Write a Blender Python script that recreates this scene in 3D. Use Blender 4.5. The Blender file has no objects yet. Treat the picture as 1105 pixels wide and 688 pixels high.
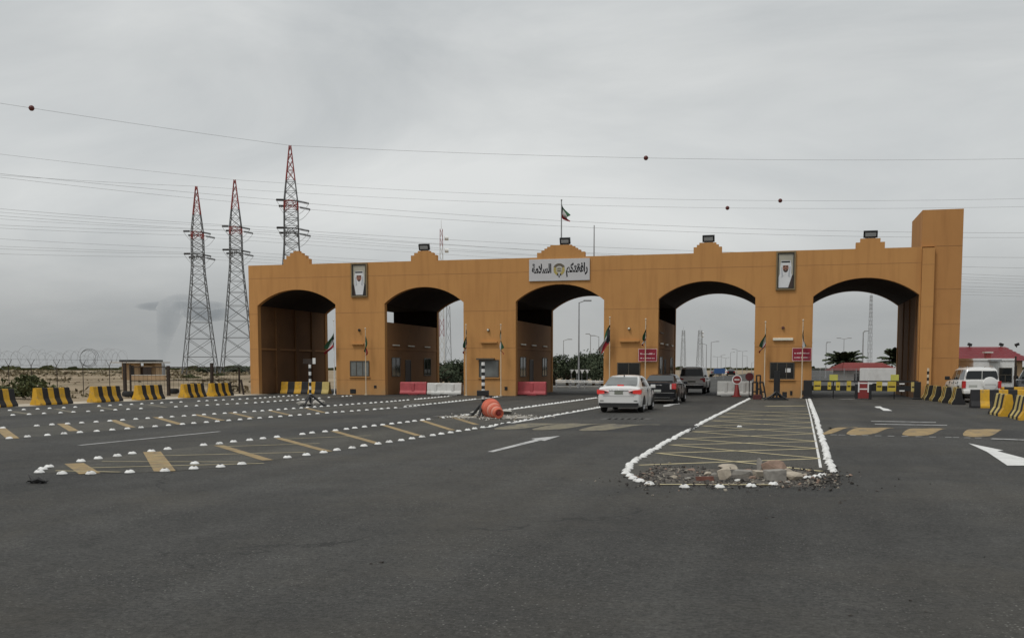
import bpy, bmesh, math, random
from mathutils import Vector, Matrix, noise as mnoise

random.seed(7)
SC = bpy.context.scene
COL = SC.collection
R = math.radians

# ------------------------------------------------------------------ camera
# world: X runs right along the gate's front, Y away through the gates, Z up; the gate's front is the plane y = 0
FPX, PITCH, YAW, HORIZ = 1105.0, R(4.5), R(14.6), 396.5
CX = 552.5
CY = HORIZ + FPX * math.tan(PITCH)
CAM = Vector((1.387, -63.72, 1.8))
cam = bpy.data.cameras.new('camera')
cam_o = bpy.data.objects.new('camera', cam)
COL.objects.link(cam_o)
cam_o.location = CAM
cam_o.rotation_euler = (R(90) - PITCH, 0, YAW)
cam.sensor_width = 36.0
cam.lens = 36.0
cam.shift_y = (CY - 344.0) / 1105.0
cam.clip_start = 0.1
cam.clip_end = 20000
SC.camera = cam_o

# ------------------------------------------------------------------ sky, sun, exposure
SUN_EL, SUN_AZ = R(58), R(-35)       # high and behind the camera, to its left
world = bpy.data.worlds.new('World')
SC.world = world
world.use_nodes = True
nt = world.node_tree
nt.nodes.clear()
def wn(t, **kw):
    n = nt.nodes.new(t)
    for k, v in kw.items():
        setattr(n, k, v)
    return n
w_out = wn('ShaderNodeOutputWorld')
w_bg = wn('ShaderNodeBackground')
w_bg.inputs['Strength'].default_value = 0.1
sky = wn('ShaderNodeTexSky', sky_type='NISHITA', sun_disc=False)
sky.sun_elevation = SUN_EL
sky.sun_rotation = R(180) + SUN_AZ
sky.dust_density = 4.0
tc = wn('ShaderNodeTexCoord')
mp = wn('ShaderNodeMapping')
mp.inputs['Scale'].default_value = (1.0, 1.0, 3.2)
nz = wn('ShaderNodeTexNoise')
nz.inputs['Scale'].default_value = 1.9
nz.inputs['Detail'].default_value = 8
nz.inputs['Roughness'].default_value = 0.56
nz.inputs['Distortion'].default_value = 0.5
ramp = wn('ShaderNodeValToRGB')
ramp.color_ramp.elements[0].position = 0.34
ramp.color_ramp.elements[0].color = (4.45, 4.66, 4.74, 1)
ramp.color_ramp.elements[1].position = 0.70
ramp.color_ramp.elements[1].color = (6.5, 6.62, 6.54, 1)
sep = wn('ShaderNodeSeparateXYZ')
elev = wn('ShaderNodeValToRGB')      # brightness of the cloud deck by height above the horizon
cr = elev.color_ramp
cr.elements[0].position = 0.0
cr.elements[0].color = (0.79, 0.785, 0.775, 1)
cr.elements[1].position = 1.0
cr.elements[1].color = (1.35, 1.35, 1.35, 1)
for p, v in ((0.055, 0.80), (0.09, 0.97), (0.13, 1.13), (0.2, 1.15), (0.27, 1.09), (0.33, 1.14), (0.5, 1.15)):
    e = cr.elements.new(p)
    e.color = (v, v, v, 1)
mul = wn('ShaderNodeMixRGB', blend_type='MULTIPLY')
mul.inputs[0].default_value = 1.0
mixs = wn('ShaderNodeMixRGB')
mixs.inputs[0].default_value = 0.95
L = nt.links.new
L(tc.outputs['Generated'], mp.inputs['Vector'])
L(mp.outputs[0], nz.inputs['Vector'])
L(nz.outputs['Fac'], ramp.inputs[0])
L(tc.outputs['Generated'], sep.inputs[0])
L(sep.outputs['Z'], elev.inputs[0])
L(ramp.outputs[0], mul.inputs[1])
L(elev.outputs[0], mul.inputs[2])
L(sky.outputs[0], mixs.inputs[1])
L(mul.outputs[0], mixs.inputs[2])
L(mixs.outputs[0], w_bg.inputs['Color'])
L(w_bg.outputs[0], w_out.inputs['Surface'])

sun = bpy.data.lights.new('sun', 'SUN')
sun.energy = 1.3
sun.angle = R(16)
sun.color = (1.0, 0.965, 0.92)
sun_o = bpy.data.objects.new('sun', sun)
COL.objects.link(sun_o)
sun_dir = Vector((math.sin(SUN_AZ) * math.cos(SUN_EL), -math.cos(SUN_AZ) * math.cos(SUN_EL), math.sin(SUN_EL)))
sun_o.rotation_euler = sun_dir.to_track_quat('Z', 'Y').to_euler()

SC.view_settings.view_transform = 'Standard'
SC.view_settings.look = 'None'
SC.view_settings.gamma = 1
SC.view_settings.exposure = 0.0
SC.cycles.max_bounces = 6
SC.cycles.use_denoising = True

# ------------------------------------------------------------------ placing helpers
def ray(u, v):
    fx = (u - CX) / FPX
    fy = -(v - CY) / FPX
    d = Vector((fx, math.cos(PITCH) + fy * math.sin(PITCH), -math.sin(PITCH) + fy * math.cos(PITCH)))
    c, s = math.cos(YAW), math.sin(YAW)
    return Vector((d.x * c - d.y * s, d.x * s + d.y * c, d.z))
def G(u, v, z=0.0):                    # point of the level z
    d = ray(u, v)
    return CAM + d * ((z - CAM.z) / d.z)
def FP(u, v, y=0.0):                   # point of the upright plane parallel to the gate at depth y
    d = ray(u, v)
    return CAM + d * ((y - CAM.y) / d.y)
def AT(u, v, dist):                    # point at a distance in front of the camera
    d = ray(u, v)
    h = math.hypot(d.x, d.y)
    c, s = math.cos(YAW), math.sin(YAW)
    return CAM + d * (dist / (d.y * c - d.x * s))
def project(p):
    q = Vector(p) - CAM
    c, s = math.cos(YAW), math.sin(YAW)
    x, y = q.x * c + q.y * s, -q.x * s + q.y * c
    fz = y * math.cos(PITCH) - q.z * math.sin(PITCH)
    fu = y * math.sin(PITCH) + q.z * math.cos(PITCH)
    return CX + FPX * x / fz, CY - FPX * fu / fz, fz

# ------------------------------------------------------------------ materials
def mat(name, col, rough=0.7, metal=0.0, var=0.12, scale=3.0, bump=0.0, bscale=40.0, dirt=None, dirt_amt=0.0, dirt_scale=1.2, coat=0.0, emit=None):
    m = bpy.data.materials.new(name)
    m.use_nodes = True
    t = m.node_tree
    b = t.nodes['Principled BSDF']
    b.inputs['Roughness'].default_value = rough
    b.inputs['Metallic'].default_value = metal
    if coat:
        b.inputs['Coat Weight'].default_value = coat
    c4 = (*col, 1)
    tcn0 = t.nodes.new('ShaderNodeTexCoord')
    oi = t.nodes.new('ShaderNodeObjectInfo')
    sc_ = t.nodes.new('ShaderNodeMath')
    sc_.operation = 'MULTIPLY'
    sc_.inputs[1].default_value = 37.0
    t.links.new(oi.outputs['Random'], sc_.inputs[0])
    add_ = t.nodes.new('ShaderNodeVectorMath')
    add_.operation = 'ADD'
    t.links.new(tcn0.outputs['Object'], add_.inputs[0])
    t.links.new(sc_.outputs[0], add_.inputs[1])
    class tcn:
        outputs = {'Object': add_.outputs[0]}
    last = None
    if var > 0:
        n = t.nodes.new('ShaderNodeTexNoise')
        n.inputs['Scale'].default_value = scale
        n.inputs['Detail'].default_value = 6
        t.links.new(tcn.outputs['Object'], n.inputs['Vector'])
        r = t.nodes.new('ShaderNodeValToRGB')
        r.color_ramp.elements[0].position = 0.3
        r.color_ramp.elements[1].position = 0.7
        r.color_ramp.elements[0].color = (*[c * (1 - var) for c in col], 1)
        r.color_ramp.elements[1].color = (*[min(1, c * (1 + var)) for c in col], 1)
        t.links.new(n.outputs['Fac'], r.inputs[0])
        last = r.outputs[0]
    if dirt:
        n2 = t.nodes.new('ShaderNodeTexNoise')
        n2.inputs['Scale'].default_value = dirt_scale
        n2.inputs['Detail'].default_value = 9
        n2.inputs['Roughness'].default_value = 0.65
        t.links.new(tcn.outputs['Object'], n2.inputs['Vector'])
        r2 = t.nodes.new('ShaderNodeValToRGB')
        r2.color_ramp.elements[0].position = 0.62 - 0.25 * dirt_amt
        r2.color_ramp.elements[1].position = 0.78 - 0.2 * dirt_amt
        r2.color_ramp.elements[0].color = (0, 0, 0, 1)
        r2.color_ramp.elements[1].color = (dirt_amt + 0.3,) * 3 + (1,)
        t.links.new(n2.outputs['Fac'], r2.inputs[0])
        mx = t.nodes.new('ShaderNodeMixRGB')
        t.links.new(r2.outputs[0], mx.inputs[0])
        if last:
            t.links.new(last, mx.inputs[1])
        else:
            mx.inputs[1].default_value = c4
        mx.inputs[2].default_value = (*dirt, 1)
        last = mx.outputs[0]
    if last:
        t.links.new(last, b.inputs['Base Color'])
    else:
        b.inputs['Base Color'].default_value = c4
    if bump:
        n3 = t.nodes.new('ShaderNodeTexNoise')
        n3.inputs['Scale'].default_value = bscale
        n3.inputs['Detail'].default_value = 4
        t.links.new(tcn.outputs['Object'], n3.inputs['Vector'])
        bp = t.nodes.new('ShaderNodeBump')
        bp.inputs['Strength'].default_value = bump
        bp.inputs['Distance'].default_value = 0.02
        t.links.new(n3.outputs['Fac'], bp.inputs['Height'])
        t.links.new(bp.outputs[0], b.inputs['Normal'])
    if emit:
        b.inputs['Emission Color'].default_value = (*emit[0], 1)
        b.inputs['Emission Strength'].default_value = emit[1]
    return m

def asphalt(name, base, patch=True, specks=True):
    m = bpy.data.materials.new(name)
    m.use_nodes = True
    t = m.node_tree
    b = t.nodes['Principled BSDF']
    b.inputs['Roughness'].default_value = 0.82
    b.inputs['Specular IOR Level'].default_value = 0.3
    N, K = t.nodes.new, t.links.new
    geo = N('ShaderNodeNewGeometry')
    def nz(scale, detail=5, rough=0.55, vec=None, dist=0):
        n = N('ShaderNodeTexNoise')
        n.inputs['Scale'].default_value = scale
        n.inputs['Detail'].default_value = detail
        n.inputs['Roughness'].default_value = rough
        n.inputs['Distortion'].default_value = dist
        K(vec or geo.outputs['Position'], n.inputs['Vector'])
        return n.outputs['Fac']
    def rmp(fac, p0, v0, p1, v1):
        r = N('ShaderNodeMapRange')
        r.inputs['From Min'].default_value = p0
        r.inputs['From Max'].default_value = p1
        r.inputs['To Min'].default_value = v0
        r.inputs['To Max'].default_value = v1
        K(fac, r.inputs['Value'])
        return r.outputs[0]
    def mulf(a, c):
        n = N('ShaderNodeMath')
        n.operation = 'MULTIPLY'
        K(a, n.inputs[0])
        K(c, n.inputs[1])
        return n.outputs[0]
    mpn = N('ShaderNodeMapping')
    mpn.inputs['Scale'].default_value = (1.0, 0.045, 1.0)
    mpn.inputs['Rotation'].default_value = (0, 0, R(-5))
    K(geo.outputs['Position'], mpn.inputs['Vector'])
    big = rmp(nz(0.12, 6, 0.6), 0.3, 0.76, 0.7, 1.28)
    mid = mulf(rmp(nz(1.1, 6, 0.65, dist=0.8), 0.3, 0.82, 0.7, 1.18), rmp(nz(7, 5, 0.75), 0.32, 0.78, 0.68, 1.24))
    lane = rmp(nz(0.75, 4, 0.55, mpn.outputs[0]), 0.35, 0.78, 0.65, 1.16)
    fine = mulf(rmp(nz(21, 5, 0.8), 0.34, 0.42, 0.66, 1.66), rmp(nz(70, 2, 0.6), 0.3, 0.75, 0.7, 1.25))
    f = mulf(mulf(big, mid), mulf(lane, fine))
    col = N('ShaderNodeMixRGB')
    col.blend_type = 'MULTIPLY'
    col.inputs[0].default_value = 1
    col.inputs[1].default_value = (*base, 1)
    K(f, col.inputs[2])
    out = col.outputs[0]
    # blown dust lying in uneven brownish patches, and thin sealed seams and cracks
    du = N('ShaderNodeMixRGB')
    K(mulf(rmp(nz(0.23, 7, 0.65, dist=0.4), 0.45, 0, 0.70, 0.7), rmp(nz(3.5, 5, 0.7), 0.3, 0.3, 0.7, 1.0)), du.inputs[0])
    K(out, du.inputs[1])
    du.inputs[2].default_value = (0.088, 0.079, 0.062, 1)
    out = du.outputs[0]
    if specks:
        vc = N('ShaderNodeTexVoronoi')
        vc.feature = 'DISTANCE_TO_EDGE'
        vc.inputs['Scale'].default_value = 0.16
        wob = N('ShaderNodeTexNoise')
        wob.inputs['Scale'].default_value = 1.3
        wob.inputs['Detail'].default_value = 5
        K(geo.outputs['Position'], wob.inputs['Vector'])
        wv = N('ShaderNodeMixRGB')
        wv.blend_type = 'ADD'
        wv.inputs[0].default_value = 0.9
        K(geo.outputs['Position'], wv.inputs[1])
        K(wob.outputs['Color'], wv.inputs[2])
        K(wv.outputs[0], vc.inputs['Vector'])
        cm = N('ShaderNodeMixRGB')
        K(mulf(rmp(vc.outputs['Distance'], 0.0012, 0.75, 0.004, 0), rmp(nz(0.3, 3), 0.5, 0, 0.62, 1)), cm.inputs[0])
        K(out, cm.inputs[1])
        cm.inputs[2].default_value = (0.016, 0.0155, 0.015, 1)
        out = cm.outputs[0]
    if specks:
        vo = N('ShaderNodeTexVoronoi')
        vo.inputs['Scale'].default_value = 30
        K(geo.outputs['Position'], vo.inputs['Vector'])
        sp = rmp(vo.outputs['Distance'], 0.16, 1, 0.32, 0)
        pick = N('ShaderNodeSeparateColor')
        K(vo.outputs['Color'], pick.inputs[0])
        pk = rmp(pick.outputs[0], 0.62, 0, 0.95, 1)
        fac = mulf(mulf(sp, pk), rmp(nz(0.45, 5), 0.40, 0.08, 0.66, 0.95))
        mx = N('ShaderNodeMixRGB')
        K(fac, mx.inputs[0])
        K(out, mx.inputs[1])
        mx.inputs[2].default_value = (0.30, 0.29, 0.27, 1)
        out = mx.outputs[0]
    K(out, b.inputs['Base Color'])
    bp = N('ShaderNodeBump')
    bp.inputs['Strength'].default_value = 0.8
    bp.inputs['Distance'].default_value = 0.02
    K(nz(45, 4, 0.75), bp.inputs['Height'])
    K(bp.outputs[0], b.inputs['Normal'])
    return m

def sand_mat():
    m = bpy.data.materials.new('sand')
    m.use_nodes = True
    t = m.node_tree
    b = t.nodes['Principled BSDF']
    b.inputs['Roughness'].default_value = 0.95
    b.inputs['Specular IOR Level'].default_value = 0.1
    N, K = t.nodes.new, t.links.new
    geo = N('ShaderNodeNewGeometry')
    def nz(s, d, r=0.6):
        n = N('ShaderNodeTexNoise')
        n.inputs['Scale'].default_value = s
        n.inputs['Detail'].default_value = d
        n.inputs['Roughness'].default_value = r
        K(geo.outputs['Position'], n.inputs['Vector'])
        return n.outputs['Fac']
    r1 = N('ShaderNodeValToRGB')
    r1.color_ramp.elements[0].position = 0.3
    r1.color_ramp.elements[0].color = (0.19, 0.145, 0.095, 1)
    r1.color_ramp.elements[1].position = 0.68
    r1.color_ramp.elements[1].color = (0.37, 0.30, 0.21, 1)
    K(nz(0.11, 9), r1.inputs[0])
    r2 = N('ShaderNodeValToRGB')
    r2.color_ramp.elements[0].position = 0.52
    r2.color_ramp.elements[0].color = (0, 0, 0, 1)
    r2.color_ramp.elements[1].position = 0.62
    r2.color_ramp.elements[1].color = (0.55, 0.55, 0.55, 1)
    K(nz(0.03, 8, 0.7), r2.inputs[0])
    mx = N('ShaderNodeMixRGB')
    K(r2.outputs[0], mx.inputs[0])
    K(r1.outputs[0], mx.inputs[1])
    mx.inputs[2].default_value = (0.10, 0.085, 0.05, 1)
    K(mx.outputs[0], b.inputs['Base Color'])
    bp = N('ShaderNodeBump')
    bp.inputs['Strength'].default_value = 0.6
    bp.inputs['Distance'].default_value = 0.1
    K(nz(2.2, 8), bp.inputs['Height'])
    K(bp.outputs[0], b.inputs['Normal'])
    return m

def leaf_mat(name, c0, c1):
    m = bpy.data.materials.new(name)
    m.use_nodes = True
    t = m.node_tree
    b = t.nodes['Principled BSDF']
    b.inputs['Roughness'].default_value = 0.75
    b.inputs['Specular IOR Level'].default_value = 0.2
    geo = t.nodes.new('ShaderNodeNewGeometry')
    r = t.nodes.new('ShaderNodeValToRGB')
    r.color_ramp.elements[0].color = (*c0, 1)
    r.color_ramp.elements[1].color = (*c1, 1)
    t.links.new(geo.outputs['Random Per Island'], r.inputs[0])
    t.links.new(r.outputs[0], b.inputs['Base Color'])
    return m

M = {}
M['road'] = asphalt('asphalt', (0.0455, 0.0448, 0.0415))
M['island'] = asphalt('worn_asphalt', (0.066, 0.063, 0.054), specks=True)
M['hump'] = asphalt('hump_asphalt', (0.036, 0.0355, 0.034), specks=False)
M['sand'] = sand_mat()
M['verge'] = mat('pale_dust', (0.45, 0.40, 0.32), 0.95, var=0.25, scale=1.5, bump=0.5, bscale=8)
def render_wall(name, base, dark, dust):
    m = bpy.data.materials.new(name)
    m.use_nodes = True
    t = m.node_tree
    b = t.nodes['Principled BSDF']
    b.inputs['Roughness'].default_value = 0.88
    b.inputs['Specular IOR Level'].default_value = 0.2
    N, K = t.nodes.new, t.links.new
    geo = N('ShaderNodeNewGeometry')
    def nz(scale, detail=5, rough=0.6, sc=None):
        n = N('ShaderNodeTexNoise')
        n.inputs['Scale'].default_value = scale
        n.inputs['Detail'].default_value = detail
        n.inputs['Roughness'].default_value = rough
        if sc:
            mp_ = N('ShaderNodeMapping')
            mp_.inputs['Scale'].default_value = sc
            K(geo.outputs['Position'], mp_.inputs['Vector'])
            K(mp_.outputs[0], n.inputs['Vector'])
        else:
            K(geo.outputs['Position'], n.inputs['Vector'])
        return n.outputs['Fac']
    def rmp(f, a, va, c, vc):
        r = N('ShaderNodeMapRange')
        r.inputs['From Min'].default_value, r.inputs['From Max'].default_value = a, c
        r.inputs['To Min'].default_value, r.inputs['To Max'].default_value = va, vc
        K(f, r.inputs['Value'])
        return r.outputs[0]
    def mx(fac, a, c):
        n = N('ShaderNodeMixRGB')
        K(fac, n.inputs[0])
        if isinstance(a, tuple):
            n.inputs[1].default_value = (*a, 1)
        else:
            K(a, n.inputs[1])
        n.inputs[2].default_value = (*c, 1)
        return n.outputs[0]
    def mul(a, c):
        n = N('ShaderNodeMath')
        n.operation = 'MULTIPLY'
        K(a, n.inputs[0])
        K(c, n.inputs[1])
        return n.outputs[0]
    sp = N('ShaderNodeSeparateXYZ')
    K(geo.outputs['Position'], sp.inputs[0])
    c = mx(rmp(nz(0.4, 7), 0.35, 0, 0.7, 0.38), base, dark)                       # patchy repainting
    c = mx(rmp(nz(2.6, 4, 0.6, (1.0, 1.0, 0.09)), 0.48, 0, 0.78, 0.8), c, dark)    # rain streaks
    c = mx(mul(rmp(sp.outputs['Z'], 0.15, 0.8, 1.1, 0), rmp(nz(1.6, 6), 0.35, 0.2, 0.7, 1)), c, dust)   # splashed dust at the foot
    K(c, b.inputs['Base Color'])
    bp = N('ShaderNodeBump')
    bp.inputs['Strength'].default_value = 0.2
    bp.inputs['Distance'].default_value = 0.01
    K(nz(28, 4), bp.inputs['Height'])
    K(bp.outputs[0], b.inputs['Normal'])
    return m
M['tan'] = render_wall('tan_render', (0.55, 0.284, 0.102), (0.42, 0.205, 0.075), (0.40, 0.26, 0.13))
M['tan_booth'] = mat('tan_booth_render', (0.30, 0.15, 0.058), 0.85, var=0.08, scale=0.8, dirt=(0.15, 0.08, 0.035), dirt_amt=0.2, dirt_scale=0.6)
M['tan_shade'] = mat('shade_darkened_render', (0.20, 0.098, 0.038), 0.9, var=0.15, scale=0.5, dirt=(0.10, 0.05, 0.022), dirt_amt=0.3, dirt_scale=0.4)  # end-wall brown darkened to stand in for the shade inside the arches
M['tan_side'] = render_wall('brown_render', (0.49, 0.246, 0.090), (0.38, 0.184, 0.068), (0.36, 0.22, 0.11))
M['joint'] = mat('joint_sealant', (0.36, 0.18, 0.066), 0.8, var=0.1)
M['soffit_shade'] = mat('shade_painted_soffit', (0.028, 0.018, 0.012), 0.95, var=0.25, scale=1.0)  # near-black colour paints in the shade under the gate roof
M['concrete'] = mat('concrete', (0.42, 0.40, 0.36), 0.9, var=0.2, scale=6, bump=0.3, bscale=30)
M['kerb'] = mat('kerb_concrete', (0.30, 0.29, 0.27), 0.9, var=0.2, scale=2)
M['yellow_line'] = mat('yellow_road_paint', (0.30, 0.21, 0.09), 0.75, var=0.2, scale=3, dirt=(0.10, 0.09, 0.075), dirt_amt=0.5, dirt_scale=5)
M['faded_line'] = mat('faded_yellow_road_paint', (0.50, 0.43, 0.25), 0.8, var=0.2, scale=3, dirt=(0.13, 0.115, 0.085), dirt_amt=0.2, dirt_scale=4)
M['pale_yellow'] = mat('pale_worn_paint', (0.20, 0.175, 0.115), 0.8, var=0.2, scale=3, dirt=(0.07, 0.067, 0.06), dirt_amt=0.65, dirt_scale=3)
M['white_line'] = mat('white_road_paint', (0.66, 0.66, 0.64), 0.75, var=0.1, scale=3, dirt=(0.16, 0.155, 0.15), dirt_amt=0.25, dirt_scale=6)
M['worn_white'] = mat('worn_white_paint', (0.46, 0.46, 0.45), 0.8, var=0.1, scale=3, dirt=(0.09, 0.09, 0.088), dirt_amt=0.5, dirt_scale=5)
M['stud'] = mat('white_ceramic', (0.74, 0.74, 0.72), 0.5, var=0.1, scale=9, dirt=(0.22, 0.205, 0.18), dirt_amt=0.42, dirt_scale=7)
M['stud_hole'] = mat('dark_socket', (0.05, 0.045, 0.04), 0.9, var=0)
M['b_yellow'] = mat('barrier_yellow', (0.62, 0.345, 0.018), 0.65, var=0.1, scale=4, dirt=(0.26, 0.19, 0.10), dirt_amt=0.42, dirt_scale=5)
M['b_pale'] = mat('barrier_pale_yellow', (0.56, 0.44, 0.15), 0.7, var=0.1, scale=4, dirt=(0.28, 0.21, 0.09), dirt_amt=0.3, dirt_scale=3)
M['b_black'] = mat('barrier_black', (0.013, 0.0125, 0.014), 0.7, var=0.2, scale=4, dirt=(0.08, 0.07, 0.055), dirt_amt=0.08, dirt_scale=3)
M['steel'] = mat('galvanised_steel', (0.13, 0.135, 0.14), 0.5, metal=0.3, var=0.15, scale=0.4)
M['far_steel'] = mat('far_grey_steel', (0.24, 0.245, 0.25), 0.6, var=0.1)
M['tower_red'] = mat('pylon_red', (0.25, 0.035, 0.03), 0.6, var=0.15, scale=0.4)
M['insul'] = mat('dark_insulator', (0.025, 0.024, 0.026), 0.4, var=0.1)
M['wire'] = mat('cable_grey', (0.24, 0.245, 0.25), 0.6, var=0)
M['ball'] = mat('marker_red', (0.10, 0.018, 0.015), 0.5, var=0.1)
M['black'] = mat('black_paint', (0.013, 0.013, 0.014), 0.5, var=0.1)
M['rust'] = mat('rusted_steel', (0.035, 0.024, 0.018), 0.8, var=0.3, scale=5)
M['white'] = mat('white_paint', (0.78, 0.78, 0.76), 0.5, var=0.05, dirt=(0.5, 0.48, 0.44), dirt_amt=0.15)
M['cream_pole'] = mat('cream_pole_paint', (0.66, 0.55, 0.40), 0.5, var=0.06)
M['pole_grey'] = mat('pole_grey', (0.30, 0.305, 0.31), 0.5, metal=0.0, var=0.1)
M['lamp_glass'] = mat('lamp_cover', (0.75, 0.72, 0.60), 0.35, var=0.03)
M['flood_glass'] = mat('flood_glass', (0.36, 0.37, 0.37), 0.15, var=0.05)
M['glass'] = mat('dark_glass', (0.012, 0.014, 0.015), 0.06, var=0)
M['blind_glass'] = mat('reflecting_glass', (0.16, 0.17, 0.165), 0.08, var=0.25, scale=1.5)
M['car_glass'] = mat('car_glass', (0.02, 0.024, 0.026), 0.04, var=0)
M['alu'] = mat('aluminium_frame', (0.10, 0.085, 0.065), 0.5, metal=0.3, var=0.1)
M['paper'] = mat('paper', (0.72, 0.72, 0.70), 0.8, var=0.05)
M['sign_red'] = mat('sign_red', (0.27, 0.012, 0.03), 0.5, var=0.05)
M['sign_text'] = mat('sign_white_letters', (0.72, 0.55, 0.55), 0.6, var=0.05)
M['board'] = mat('sign_board_grey_white', (0.56, 0.555, 0.56), 0.5, var=0.05, scale=1)
M['ink'] = mat('black_ink', (0.012, 0.012, 0.014), 0.5, var=0)
M['emb_gold'] = mat('emblem_gold', (0.42, 0.34, 0.10), 0.5, var=0.15, scale=8)
M['emb_dark'] = mat('emblem_brown', (0.12, 0.10, 0.07), 0.6, var=0.1)
M['plastic_red'] = mat('sun_faded_red_plastic', (0.44, 0.075, 0.085), 0.6, var=0.12, scale=3, dirt=(0.3, 0.12, 0.11), dirt_amt=0.3, dirt_scale=2)
M['plastic_white'] = mat('sun_faded_white_plastic', (0.66, 0.66, 0.63), 0.6, var=0.06, dirt=(0.36, 0.33, 0.28), dirt_amt=0.35, dirt_scale=1.8)
M['orange'] = mat('faded_orange_plastic', (0.60, 0.135, 0.075), 0.6, var=0.12, scale=4, dirt=(0.45, 0.22, 0.16), dirt_amt=0.3, dirt_scale=4)
M['orange_band'] = mat('pale_orange_band', (0.60, 0.24, 0.17), 0.6, var=0.1, scale=4)
M['tyre'] = mat('tyre_rubber', (0.016, 0.016, 0.016), 0.85, var=0.1)
M['rim'] = mat('alloy_rim', (0.42, 0.42, 0.43), 0.35, metal=0.8, var=0.03)
M['tail'] = mat('red_lens', (0.50, 0.02, 0.02), 0.2, var=0, coat=0.5)
M['tail_lit'] = mat('lit_red_lens', (0.60, 0.03, 0.025), 0.2, var=0, coat=0.5, emit=((1.0, 0.07, 0.05), 0.13))
M['tail_clear'] = mat('pale_lens', (0.60, 0.56, 0.54), 0.2, var=0)
M['head'] = mat('clear_lens', (0.60, 0.62, 0.62), 0.1, var=0)
M['trim'] = mat('black_plastic_trim', (0.015, 0.015, 0.015), 0.6, var=0.05)
M['chrome'] = mat('chrome', (0.60, 0.60, 0.60), 0.15, metal=1.0, var=0)
M['plate'] = mat('number_plate', (0.42, 0.43, 0.40), 0.5, var=0.1, scale=30)
M['plate_dark'] = mat('grey_number_plate', (0.20, 0.21, 0.17), 0.5, var=0.15, scale=30)
def paint(name, col, metal=0.0):
    return mat(name, col, 0.28, metal=metal, var=0.03, scale=1.5, coat=0.6, dirt=tuple(min(1, c * 0.7 + 0.06) for c in col), dirt_amt=0.05)
M['car_white'] = paint('white_car_paint', (0.74, 0.74, 0.72))
M['car_black'] = mat('black_car_paint', (0.004, 0.0045, 0.0065), 0.22, var=0.03)
M['car_silver'] = paint('silver_car_paint', (0.85, 0.845, 0.82), 0.0)
M['car_grey'] = paint('grey_car_paint', (0.10, 0.11, 0.12), 0.3)
M['roof_riser'] = mat('pale_red_roof_edge', (0.34, 0.12, 0.12), 0.5, var=0.1)
M['roof_red'] = mat('red_roof_sheet', (0.20, 0.018, 0.026), 0.5, var=0.1, scale=0.6)
M['roof_red_b'] = mat('faded_red_canopy', (0.30, 0.06, 0.05), 0.7, var=0.1, scale=0.6)
M['wall_pale'] = mat('pale_wall', (0.52, 0.50, 0.46), 0.85, var=0.08)
M['wall_sandy'] = mat('sandy_wall', (0.42, 0.29, 0.17), 0.9, var=0.12, scale=1)
M['trunk'] = mat('bark', (0.10, 0.075, 0.05), 0.95, var=0.3, scale=6)
M['leaf'] = leaf_mat('dark_foliage', (0.03, 0.042, 0.024), (0.075, 0.093, 0.052))
M['leaf_palm'] = leaf_mat('palm_foliage', (0.025, 0.035, 0.02), (0.07, 0.085, 0.04))
M['leaf_bush'] = leaf_mat('olive_bush', (0.035, 0.043, 0.017), (0.095, 0.105, 0.043))
M['scrub'] = leaf_mat('dry_scrub', (0.09, 0.075, 0.045), (0.22, 0.18, 0.11))
M['flag_green'] = mat('flag_green', (0.02, 0.085, 0.035), 0.8, var=0.1)
M['flag_white'] = mat('flag_white', (0.42, 0.41, 0.40), 0.8, var=0.1)
M['flag_red'] = mat('flag_red', (0.30, 0.016, 0.024), 0.8, var=0.1)
M['flag_black'] = mat('flag_black', (0.012, 0.012, 0.012), 0.8, var=0.1)
M['skin'] = mat('printed_skin', (0.33, 0.15, 0.105), 0.6, var=0.1)
M['print_bg'] = mat('printed_background', (0.40, 0.38, 0.31), 0.6, var=0.1, scale=1)
M['print_white'] = mat('printed_white', (0.70, 0.71, 0.72), 0.6, var=0.05)
M['print_grey'] = mat('printed_grey_fold', (0.45, 0.47, 0.50), 0.6, var=0.05)
M['print_brown'] = mat('printed_brown', (0.055, 0.035, 0.028), 0.6, var=0.1)
M['gold_frame'] = mat('bronze_frame', (0.23, 0.17, 0.09), 0.45, metal=0.4, var=0.1)
M['rock_pale'] = mat('pale_stone', (0.40, 0.35, 0.28), 0.95, var=0.2, scale=9, bump=0.5, bscale=25)
M['rock_brown'] = mat('brown_stone', (0.24, 0.165, 0.125), 0.95, var=0.2, scale=9, bump=0.5, bscale=25)
M['rock_grey'] = mat('grey_block', (0.25, 0.235, 0.21), 0.95, var=0.2, scale=9, bump=0.5, bscale=25)
M['brick_red'] = mat('red_brick', (0.15, 0.065, 0.048), 0.95, var=0.2, scale=12, bump=0.4, bscale=30)
M['gravel_dark'] = mat('dark_gravel', (0.055, 0.05, 0.045), 0.95, var=0.4, scale=9)
M['gravel_pale'] = mat('pale_gravel', (0.30, 0.27, 0.22), 0.95, var=0.3, scale=9)
M['sign_yellow'] = mat('yellow_sign_plate', (0.52, 0.50, 0.10), 0.5, var=0.08)
M['panel_yellow'] = mat('yellow_panel', (0.56, 0.42, 0.05), 0.55, var=0.12, scale=3)
M['red_paint'] = mat('red_paint', (0.23, 0.026, 0.024), 0.55, var=0.12)
M['dull_red_box'] = mat('dull_red_box', (0.10, 0.022, 0.02), .7, var=.2)
M['blue'] = mat('blue_sign', (0.03, 0.09, 0.24), 0.5, var=0.05)

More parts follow.
